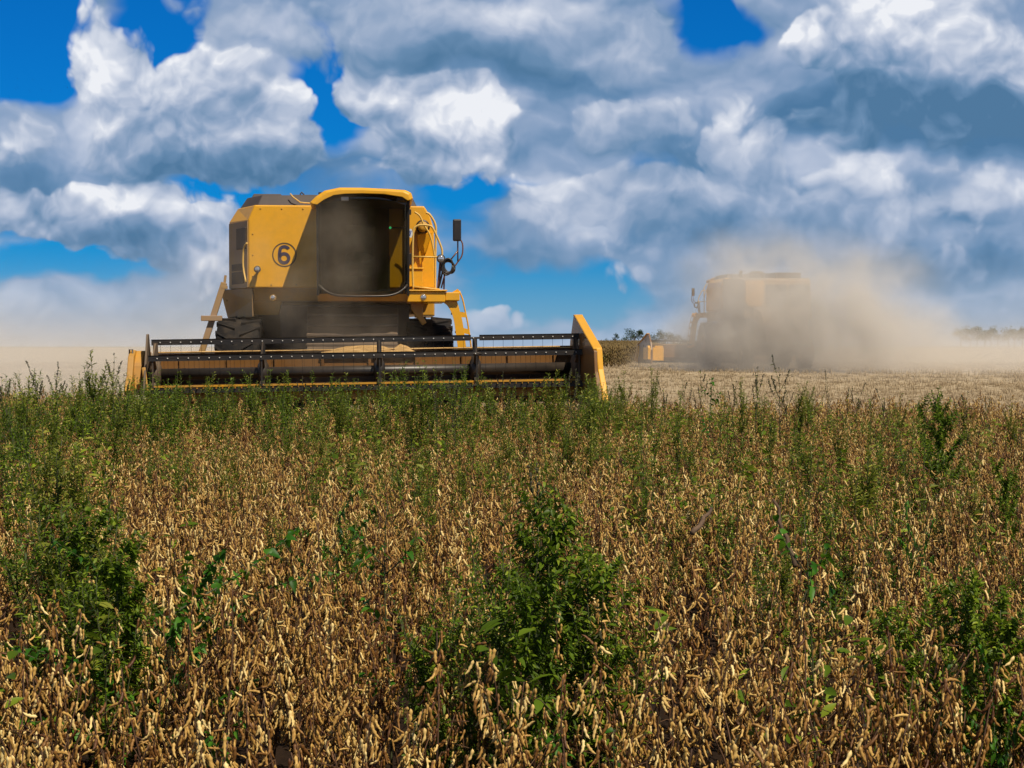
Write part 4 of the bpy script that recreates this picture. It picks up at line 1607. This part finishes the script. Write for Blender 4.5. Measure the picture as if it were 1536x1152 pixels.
def build_weeds():
    P = put_weed
    # weeds close to the camera
    P('bush', 806, 706, 4.7, "largest dark green bushy weed, standing in the middle of the pods", wide=.80, var=0, rot=.4)
    P('clump', 735, 772, 4.5, "dark leafy weed leaning against the largest bushy weed, on the side toward the numbered combine", wide=.95, var=1)
    P('bush', 872, 815, 4.6, "bushy weed whose shoots reach out beside the largest bushy weed", wide=1.0, var=2)
    P('bush', 772, 850, 4.25, "lower dark bushy weed in front of the largest bushy weed", wide=.8, var=3)
    P('clump', 700, 830, 4.45, "loose leafy weed on the outer flank of the largest bushy weed, below the leaning one", wide=.9, var=2)
    P('clump', 905, 850, 4.5, "loose leafy weed on the stubble side of the largest bushy weed", wide=.9, var=4)
    P('broad', 584, 770, 4.7, "thin sparse-leaved weed standing alone before the largest bushy weed, toward the yellow divider", wide=.8, var=0)
    P('broad', 1222, 775, 4.35, "thin broad-leaved weed beside the leaning dry stick", wide=.75, var=1)
    P('vine', 215, 815, 4.7, "bright green creeping vine with the biggest heart leaves over the pods", wide=1.0, var=0)
    P('vine', 262, 790, 5.2, "small creeping vine with pale heart leaves just behind the biggest vine", wide=.8, var=1)
    P('bush', 1420, 845, 4.5, "low bright bushy weed sprawling over pods under the dark lone bush", wide=.80, var=3)
    P('bush', 1490, 880, 4.3, "sprawling bushy weed at the very edge of view beyond the low bright one", wide=.9, var=1)
    P('bush', 1352, 900, 4.3, "small sprawling bushy weed on the inner side of the low bright one", wide=.8, var=2)
    P('broad', 938, 1085, 3.35, "small bright seedling with pointed leaves low among the nearest pods", wide=.8, var=2)
    P('broad', 828, 1075, 3.45, "small bright broad-leaved seedling at the foot of the largest bushy weed", wide=.7, var=0)
    P('broad', 325, 1065, 3.6, "small pale seedling low among the nearest pods below the vine", wide=.7, var=1)
    P('vine', 1512, 972, 3.9, "single bright vine tuft low at the edge of view", wide=.45, var=1)
    P('clump', 112, 700, 5.6, "dark feathery weed in the green patch beside the vine, tallest of that patch", wide=.85, var=2)
    P('spire', 160, 770, 5.0, "narrow-leaved weed in the green patch just before the vine", wide=1.0, var=0)
    P('spire', 92, 760, 5.3, "narrow-leaved weed in the green patch, on its outer side", wide=1.0, var=1)
    P('clump', 150, 850, 4.6, "lowest dark weed at the front of the green patch beside the vine", wide=.9, var=3)
    P('spire', 50, 655, 6.4, "tall narrow-leaved weed at the back of the green patch near the edge of view", wide=1.0, var=2)
    P('vine', 505, 725, 6.6, "small vine with a few bright leaves among the pods behind the thin sparse weed", wide=.5, var=0)
    P('clump', 980, 638, 8.6, "bright green bushy weed between the largest bushy weed and the second combine", wide=.7, var=1)
    P('clump', 843, 635, 9.2, "small bushy weed with light tips behind the largest bushy weed", wide=.6, var=3)
    P('bush', 1412, 578, 10.6, "dark lone bush rising above the crop before the dusty stubble", wide=.8, var=0, rot=2.2)
    P('clump', 1390, 610, 10.0, "low dark weed leaning at the foot of the dark lone bush", wide=.7, var=2)
    P('bush', 1497, 685, 8.0, "small dark weed past the dark lone bush, near the edge of view", wide=.6, var=1)
    P('vine', 1385, 745, 6.4, "small dark vine tuft on the pods below the dark lone bush", wide=.35, var=0)
    P('spire', 1300, 660, 8.4, "olive narrow weed in the pods between the dry stick and the dark lone bush", wide=.9, var=3)
    P('clump', 1250, 650, 8.8, "olive bushy weed in the pods above the dry stick", wide=.8, var=2)
    P('spire', 1215, 640, 9.4, "thin olive weed behind the olive bushy weed above the dry stick", wide=.9, var=0)
    P('seed', 790, 700, 5.6, "wiry seeding weed standing just behind the top of the largest bushy weed", wide=.7, var=1)
    P('spire', 1178, 770, 5.6, "short olive weed behind the leaning dry stick", wide=.8, var=1)
    P('clump', 700, 770, 5.2, "loose bushy weed on the header side of the largest bushy weed", wide=.55, var=0)
    P('bush', 640, 930, 4.3, "low dark weed with thin shoots at the foot of the sparse-leaved weed", wide=.6, var=3)
    # weeds scattered through the pods
    g = "low weeds scattered through the middle of the field"
    for i in range(46):
        d = _wr.uniform(5.2, 11.5)
        px = _wr.uniform(10, 1530)
        k = _wr.choice(['clump', 'spire', 'clump', 'clump'])
        P(k, px, 520 + (1.30 - _wr.uniform(.54, .70)) * 2560 / d, d, {'clump': "low leafy weed by itself among pods in the middle of the field",
                                                                      'spire': "thin narrow-leaved weed by itself among pods in the middle of the field"}[k], g, wide=.95)
    for px, tp, d, k, lab in ((75, 715, 5.9, 'clump', "broad leafy weed filling the back of the green patch beside the vine"), (128, 745, 5.4, 'bush', "densest dark weed at the heart of the green patch beside the vine"),
                              (185, 800, 4.9, 'bush', "dense dark weed that the biggest vine climbs over"), (100, 800, 5.0, 'clump', "loose leafy weed low on the outer flank of the green patch")):
        P(k, px, tp, d, lab, wide=.95)
    # skyline weeds before the pale dust, on the outer side of the header
    P('spire', 140, 523, 15.5, "tallest feathery weed on the skyline, outside the low yellow divider", wide=.95, var=1)
    P('seed', 166, 536, 16.2, "wiry seeding weed next to the tallest feathery weed, toward the divider", wide=.9, var=0)
    side = [(4, 548, 13, 'seed'), (22, 568, 12, 'clump'), (40, 558, 13.5, 'spire'), (62, 545, 15.5, 'seed'), (75, 553, 15, 'clump'), (92, 546, 16, 'seed'), (112, 563, 15, 'spire'),
            (125, 556, 16, 'clump'), (152, 560, 15, 'clump'), (172, 556, 16.5, 'spire'), (188, 566, 17, 'seed'), (200, 575, 16, 'clump'), (52, 590, 11, 'clump'), (15, 600, 9.8, 'clump'),
            (85, 600, 10.5, 'spire'), (120, 590, 12, 'clump'), (160, 598, 12, 'spire'), (8, 640, 8.0, 'clump'), (35, 625, 8.8, 'clump'), (70, 640, 8.2, 'spire'), (180, 606, 12.5, 'clump'), (105, 655, 7.6, 'spire')]
    g = "weeds outside the low divider of the header"
    for px, tp, d, k in side:
        P(k, px + _wr.uniform(-3, 3), tp, d, {'clump': "leafy weed in the thicket of weeds outside the low divider of the numbered combine",
                                              'spire': "narrow upright weed in the thicket outside the low divider of the numbered combine",
                                              'seed': "wiry seeding weed in the thicket outside the low divider of the numbered combine"}[k], g, wide=.9)
    for px, tp, d in ((192, 560, 16.5), (206, 566, 17.5), (215, 572, 17), (224, 568, 18), (236, 570, 17.5), (180, 552, 17), (130, 548, 16.8), (100, 556, 16.4), (58, 552, 15.8), (30, 556, 15.2), (12, 560, 14.6), (150, 556, 16.6)):
        P('clump', px, tp, d, "leafy weed in the thicket of weeds outside the low divider of the numbered combine", g, wide=.8)
    for px, tp, d in ((866, 560, 16.5), (876, 566, 16.8), (884, 561, 17), (891, 566, 17.4), (898, 558, 17.2), (906, 568, 16.6), (914, 574, 17.4), (922, 570, 17.8)):
        P('clump', px, tp, d, "leafy weed at the foot of the tall sloping divider", "weeds at the foot of the tall sloping divider", wide=.7)
    g = "weeds standing before the reel of the numbered combine"
    for i in range(60):
        px = 212 + i * 11.5 + _wr.uniform(-7, 7)
        d = _wr.uniform(13.5, 19.5)
        k = _wr.choice(['clump', 'clump', 'spire', 'clump', 'seed', 'spire'])
        tp = 565 + _wr.uniform(-13, 18) - (16 if 560 < px < 720 and k == 'clump' else 0)
        P(k, px, tp, d, {'clump': "leafy green weed growing just before the reel of the numbered combine",
                         'spire': "narrow olive weed growing just before the reel of the numbered combine",
                         'seed': "wiry weed with seed tips just before the reel of the numbered combine"}[k], g, wide=.8)
    g = "weeds between the header and the nearer pods"
    for i in range(46):
        px = 215 + i * 15.5 + _wr.uniform(-12, 12)
        d = _wr.uniform(9.5, 14.0)
        k = _wr.choice(['clump', 'spire', 'spire', 'clump'])
        tp = 1.30 - _wr.uniform(.58, .76)
        P(k, px, 520 + tp * 2560 / d, d, {'clump': "low leafy weed among pods a few rows in front of the reel",
                                          'spire': "low narrow-leaved weed among pods a few rows in front of the reel"}[k], g, wide=.8)
    # skyline weeds along the crop edge before the stubble
    P('seed', 1166, 536, 15.5, "tallest wiry weed with seed tufts against the dusty stubble", wide=.9, var=2)
    P('seed', 1050, 556, 16.0, "wiry weed with dark tip standing below the second combine's body", wide=.7, var=3)
    P('seed', 1243, 557, 17.0, "single thin dark seed stalk rising alone against the stubble", wide=.35, var=1)
    P('spire', 947, 556, 17.5, "feathery pale weed just past the tall sloping divider", wide=.8, var=2)
    P('broad', 1062, 566, 15.5, "broad-leaved weed on the skyline below the second combine", wide=.8, var=1)
    edge = [(932, 575, 18, 'spire'), (965, 570, 17, 'clump'), (985, 548, 16.5, 'spire'), (1000, 572, 17, 'seed'), (1020, 578, 16, 'clump'), (1036, 570, 18, 'seed'), (1078, 580, 17, 'clump'),
            (1095, 572, 16, 'seed'), (1112, 566, 16, 'spire'), (1128, 556, 15.5, 'seed'), (1146, 570, 16, 'clump'), (1180, 574, 16, 'seed'), (1196, 570, 15, 'spire'), (1210, 578, 17, 'spire'),
            (1228, 580, 16, 'clump'), (1262, 582, 17, 'seed'), (1282, 577, 16, 'seed'), (1300, 590, 15, 'clump'), (1330, 585, 17, 'seed'), (1352, 588, 15, 'spire'), (1375, 592, 14, 'clump'),
            (1440, 588, 14, 'seed'), (1462, 600, 14, 'spire'), (1490, 598, 15, 'seed'), (1515, 604, 14, 'spire'), (1531, 610, 13, 'seed'), (1160, 600, 12.5, 'spire'), (1100, 605, 12, 'clump'),
            (1010, 610, 12, 'spire'), (1060, 618, 11.5, 'clump'), (1200, 615, 12, 'clump'), (960, 605, 13, 'clump'), (1260, 625, 11.5, 'spire'), (1330, 620, 12, 'clump')]
    g = "weeds along the crop edge before the dusty stubble"
    for px, tp, d, k in edge:
        P(k, px + _wr.uniform(-3, 3), tp, d, {'clump': "leafy weed in the ragged fringe of the crop before the dusty stubble",
                                              'spire': "narrow upright weed in the ragged fringe of the crop before the dusty stubble",
                                              'seed': "wiry seeding weed in the ragged fringe of the crop before the dusty stubble"}[k], g, wide=.75)
    # dry sticks
    def stick(p0, p1, d0, d1, r, label):
        a = ((p0[0] - 768) / 2560 * d0, d0, CAM_H - (p0[1] - 520) / 2560 * d0)
        b = ((p1[0] - 768) / 2560 * d1, d1, CAM_H - (p1[1] - 520) / 2560 * d1)
        A, B = Vector(a), Vector(b)
        t = MB()
        n = 7
        rng = random.Random(int(p0[0]))
        pts = [A.lerp(B, i / n) + Vector((rng.uniform(-.006, .006), 0, rng.uniform(-.006, .006))) - A for i in range(n + 1)]
        t.tube(pts, r, 7, radii=[r * (1 - .45 * i / n) for i in range(n + 1)])
        o = t.build("dry_stick", MT['stalk'])
        o.location = A
        tag(o, label, "stick")
    stick((1196, 850), (1163, 752), 5.0, 5.15, .008, "brown broken dry stick leaning over the pods beside the thin broad-leaved weed")
    stick((1040, 800), (1069, 762), 5.9, 6.2, .010, "short dark broken stick lying slantwise on the pods behind the big bushy weed")
    stick((1535, 962), (1470, 945), 4.2, 4.3, .004, "thin pale straw lying across pods at the edge of view")


build_weeds()


# ------------------------------------------------------------------ low green cover, stubble
def build_cover():
    rng = random.Random(21)
    # low green sprigs in patches through the crop
    sprigs = []
    for k in range(4):
        r2 = random.Random(70 + k)
        lv = Leaves()
        for b in range(5):
            a = r2.uniform(0, 6.283)
            d = Vector((math.cos(a) * .5, math.sin(a) * .5, 1))
            for i in range(10):
                f = .35 + .65 * i / 10
                aa = i * 2.4 + a
                lv.leaf(d * .45 * f, Vector((math.cos(aa), math.sin(aa), r2.uniform(.2, .9))), r2.uniform(.035, .06), r2.uniform(.012, .02), r2, .25)
        sprigs.append(bpy.data.objects.new("sprig", lv.mesh("sprig", MT['leaf_olive'] if k % 2 else MT['leaf_dark'])))
    patches = [(-6.0, 17.5, 3.2, 4.0, 1.0), (-2.0, 17.0, 4.5, 3.4, 1.0), (2.2, 17.5, 3.2, 3.5, .9), (-1.5, 12.0, 4.0, 2.5, .45), (2.4, 12.5, 2.2, 3.5, .5), (-1.40, 5.3, .42, 1.6, 1.0), (-3.0, 9.5, 1.2, 3.0, .8),
               (1.15, 4.5, .5, .5, .5), (0.1, 4.6, .35, .5, .8), (1.9, 9.0, 1.2, 1.6, .5), (-.3, 5.0, .3, .8, .3), (1.0, 9.0, 1.0, 2.0, .3), (4.4, 14.5, 1.5, 4.0, .4)]
    pts = []
    for (cx, cy, rx, ry, dens) in patches:
        n = int(dens * rx * ry * 19)
        for _ in range(n):
            a, r = rng.uniform(0, 6.283), math.sqrt(rng.random())
            x, y = cx + rx * r * math.cos(a), cy + ry * r * math.sin(a)
            if 3.2 < y < crop_far_edge(x) - .2 and rng.random() < 1.15 - r * .8:
                pts.append((x, y, ground_z(x, y)))
    n = len(pts)
    scatter("low_weeds", pts, [(rng.uniform(-.2, .2), rng.uniform(-.2, .2), rng.uniform(0, 6.283)) for _ in range(n)],
            [rng.uniform(.9, 1.5) for _ in range(n)], [rng.randrange(4) for _ in range(n)], sprigs)

    # cut stalks and straw on the harvested ground
    tufts = []
    for k in range(5):
        r2 = random.Random(90 + k)
        t = MB()
        for b in range(9):
            x, y = r2.uniform(-.2, .2), r2.uniform(-.2, .2)
            if b < 5:
                t.tube([(x, y, 0), (x + r2.uniform(-.03, .03), y + r2.uniform(-.03, .03), r2.uniform(.06, .14))], .005, 3)
            else:
                a = r2.uniform(0, 6.283)
                l = r2.uniform(.08, .2)
                t.tube([(x, y, .02), (x + l * math.cos(a), y + l * math.sin(a), r2.uniform(.01, .05))], .004, 3)
        tufts.append(bpy.data.objects.new("tuft", sized_mesh("tuft", t.v, t.f, None, MT['straw_dull'])))
    pts = []
    while len(pts) < 13000:
        y = 22 + 60 * rng.random() ** 1.7
        x = rng.uniform(-.34 * y - 5, .34 * y + 6)
        if y > crop_far_edge(x) + .1:
            pts.append((x, y, ground_z(x, y)))
    n = len(pts)
    scatter("straw_stubble", pts, [(0, 0, rng.uniform(0, 6.283)) for _ in range(n)], [rng.uniform(.7, 1.5) for _ in range(n)],
            [rng.randrange(5) for _ in range(n)], tufts)
    # standing crop left further out, beside the second machine
    rough = []
    while len(rough) < 2600:
        y = rng.uniform(66, 150)
        x = rng.uniform(.048, .083) * y if rng.random() < .9 else rng.uniform(.083, .12) * y
        if y < 78 and x > .064 * y:
            continue
        rough.append((x, y, ground_z(x, y)))
    ripe = []
    for k in range(3):
        r2 = random.Random(130 + k)
        t = MB()
        for b in range(46):
            x, y = r2.uniform(-.35, .35), r2.uniform(-.35, .35)
            z = r2.uniform(.1, .62)
            t.tube([(x, y, z - .08), (x + r2.uniform(-.03, .03), y + r2.uniform(-.03, .03), z)], .016, 4)
        ripe.append(bpy.data.objects.new("ripe", sized_mesh("ripe", t.v, t.f, None, MT['ripe'])))
    n = len(rough)
    scatter("uncut_crop", rough, [(rng.uniform(-.2, .2), rng.uniform(-.2, .2), rng.uniform(0, 6.283)) for _ in range(n)],
            [rng.uniform(.9, 1.4) for _ in range(n)], [rng.choice([0, 0, 1, 1, 2, 2, 3, 4]) for _ in range(n)], ripe + sprigs[:2])


build_cover()

# ------------------------------------------------------------------ far trees
def build_trees():
    rng = random.Random(8)

    def tree(px, d, h, w, kind, label, group):
        x = (px - 768) / 2560 * d
        R = empty("tree", (x, d, ground_z(x, d)))
        tag(R, label, "tree", group)
        t = MB()
        t.tube([(0, 0, 0), (rng.uniform(-.1, .1), 0, h * .3), (rng.uniform(-.2, .2), 0, h * .6)], .05 * h ** .8, 6, radii=[.05 * h ** .8, .035 * h ** .8, .012 * h ** .8])
        for k in range(5):
            a = rng.uniform(0, 6.283)
            t.tube([(0, 0, h * rng.uniform(.25, .5)), (math.cos(a) * w * .35, math.sin(a) * w * .35, h * rng.uniform(.55, .85))], .012 * h, 4)
        t.build("trunk", MT['bark'], R)
        lv = Leaves()
        lumps = []
        for k in range(9 if kind != 'spiky' else 12):
            f = rng.random()
            if kind == 'spiky':
                z = .25 + .75 * (k / 11)
                r = .5 * w * (1 - z) + .06 * w
            else:
                z = rng.uniform(.45, .88)
                r = w * .5 * math.sqrt(max(.05, 1 - ((z - .62) / .36) ** 2))
            a = rng.uniform(0, 6.283)
            lumps.append((math.cos(a) * r * .75, math.sin(a) * r * .75, z * h, w * rng.uniform(.14, .26) if kind != 'spiky' else w * .14))
        for _ in range(520):
            lx, ly, lz, lr = rng.choice(lumps)
            v = Vector((rng.gauss(0, 1), rng.gauss(0, 1), rng.gauss(0, .8))).normalized() * lr * rng.uniform(.5, 1.1)
            lv.leaf((lx + v.x, ly + v.y, lz + v.z), (rng.uniform(-1, 1), rng.uniform(-1, 1), rng.uniform(-.4, .8)), h * .075, h * .05, rng, .3, 'ovate')
        c = bpy.data.objects.new("crown", lv.mesh("crown", MT['leaf_tree']))
        COL.objects.link(c)
        c.parent = R
    g = "dark trees on the horizon between the two combines"
    tree(924, 620, 4.6, 4.6, 'spiky', "small pointed dark tree on the horizon just past the tall sloping divider", g)
    tree(913, 640, 3.2, 4.2, 'round', "lowest dark round tree on the horizon, hidden partly by the tall sloping divider", g)
    tree(934, 640, 3.3, 4.0, 'round', "low round dark tree on the horizon beside the pointed one", g)
    tree(951, 600, 7.0, 6.2, 'round', "tallest dark tree on the horizon, just before the second combine's header", g)
    tree(943, 610, 4.8, 5.0, 'round', "middling dark tree on the horizon under the tallest one", g)
    for px, h in ((985, 5.0), (998, 6.4), (1010, 5.4), (1022, 4.2)):
        tree(px, 610, h, 6.0, 'round', "dust-greyed tree above the second combine's header", "dust greyed trees behind the second header")
    for i, px in enumerate(range(1444, 1560, 11)):
        tree(px + rng.uniform(-3, 3), 700, rng.uniform(6.8, 8.6), 7.4, 'round', "hazy tree of the far treeline beyond the dusty stubble", "far treeline beyond the dusty stubble")


build_trees()


# ------------------------------------------------------------------ dust in the air
def dust_box(name, x0, x1, y0, y1, z0, z1, color, build, step, label_kind="stuff"):
    mb = MB()
    mb.box(x0, x1, y0, y1, z0, z1)
    m, T = material(name + " air")
    oc = T.n('ShaderNodeTexCoord', out='Object')
    dens = build(T, oc)
    nd = T.t.nodes.new('ShaderNodeVolumePrincipled')
    nd.inputs['Color'].default_value = (*color, 1)
    T.put(nd.inputs['Density'], dens)
    nd.inputs['Anisotropy'].default_value = 0.0
    T.n('ShaderNodeOutputMaterial', out=None, Volume=nd.outputs[0])
    m.cycles.volume_step_rate = step
    m.cycles.homogeneous_volume = False
    o = mb.build(name, m)
    tag(o, kind=label_kind)
    return o


def puffs(T, p, lst):
    S = None
    for (cx, cy, cz, rx, ry, rz, k) in lst:
        q = T.v('MULTIPLY_ADD', p, (1 / rx, 1 / ry, 1 / rz), (-cx / rx, -cy / ry, -cz / rz))
        w = T.m('MAXIMUM', T.m('MULTIPLY_ADD', T.dot(q, q), -1.0, 1.0), 0.0)
        w = T.m('MULTIPLY', T.m('MULTIPLY', w, w), k)
        S = w if S is None else T.m('ADD', S, w)
    return S


DUST = (0.95, 0.905, 0.85)


def plume(T, oc):
    wp = T.v('MULTIPLY_ADD', T.v('SUBTRACT', T.noise(oc, 0.45, 2.0, 0.5, 'Color'), (0.5, 0.5, 0.5)), (2.2, 2.2, 1.4), oc)
    S = puffs(T, wp, [(8.8, 58.0, 1.7, 3.2, 3.6, 2.4, .95), (10.7, 57.0, 1.8, 3.0, 4.0, 2.5, .95), (12.8, 56.5, 1.5, 3.0, 4.5, 1.9, .55), (15.5, 56, .9, 4.5, 5, 1.4, .30),
                      (6.9, 59.0, 1.2, 2.4, 3.0, 2.2, .95), (8.2, 58.0, 3.5, 3.4, 3.0, 2.2, .62), (11.0, 57.0, 3.3, 3.6, 4.0, 2.4, .30), (5.6, 62.0, 0.9, 2.2, 3.0, 1.2, .22), (19.5, 56, 1.0, 5, 5, 1.3, .22), (12.0, 57, 3.4, 3.2, 4, 1.5, .16)])
    n = T.noise(oc, 0.75, 4.0, 0.6)
    return T.m('MULTIPLY', S, T.step(n, 0.34, 0.68, 0.22, 1.2))


dust_box("dust_plume", 3.6, 25, 52.5, 65.5, 0.2, 6.2, DUST, plume, 0.5)


def bank(T, oc):
    s = T.sep(oc)
    fall = T.m('POWER', 2.718, T.m('MULTIPLY', T.m('SUBTRACT', s[2], 0.7), -0.95))
    right = T.m('MULTIPLY', T.step(T.m('DIVIDE', s[0], s[1]), 0.12, 0.20), 1.0)
    left = T.step(T.m('DIVIDE', s[0], s[1]), -0.10, -0.20, 0.0, 1.0)
    n = T.noise(oc, 0.05, 3.0, 0.6)
    d = T.m('MULTIPLY', T.m('ADD', T.m('MULTIPLY', right, 0.021), T.m('MULTIPLY', left, 0.013)), fall)
    return T.m('MULTIPLY', d, T.step(n, 0.3, 0.7, 0.4, 1.2))


dust_box("dust_bank", -62, 80, 44, 170, 0.35, 9.0, DUST, bank, 0.25)


def drift(T, oc):
    wp = T.v('MULTIPLY_ADD', T.v('SUBTRACT', T.noise(oc, 0.9, 2.0, 0.5, 'Color'), (0.5, 0.5, 0.5)), (1.2, 0.8, 1.0), oc)
    u = -223 / 2560
    S = puffs(T, wp, [(-2.4, 22.3, 1.5, 1.1, .9, 1.1, .22), (-2.3, 22.4, 2.5, .7, .8, 1.1, .36), (-3.2, 22.5, 2.2, .9, .8, 1.4, .24), (-1.5, 22.5, 1.3, .7, .8, .9, .24)])
    n = T.noise(oc, 1.9, 4.0, 0.6)
    return T.m('MULTIPLY', S, T.step(n, 0.36, 0.66, 0.08, 1.25))


dust_box("dust_drift", -4.4, -0.4, 21.2, 23.1, 0.4, 4.0, (0.86, 0.74, 0.58), drift, 0.5)


def side_bank(T, oc):
    wp = T.v('MULTIPLY_ADD', T.v('SUBTRACT', T.noise(oc, 0.25, 2.0, 0.5, 'Color'), (0.5, 0.5, 0.5)), (4, 3, 2.0), oc)
    S = puffs(T, wp, [(-9.5, 36, .8, 6.0, 8, 2.0, .12), (-13, 38, .8, 5.0, 8, 2.4, .11), (-5.6, 33, 1.2, 2.8, 5, 2.6, .13), (-15, 40, 0.6, 6, 8, 1.8, .11)])
    n = T.noise(oc, 0.35, 3.0, 0.6)
    return T.m('MULTIPLY', S, T.step(n, 0.25, 0.75, 0.3, 1.0))


dust_box("dust_cloud", -20, -3.2, 28, 48, 0.1, 5.2, DUST, side_bank, 0.5)
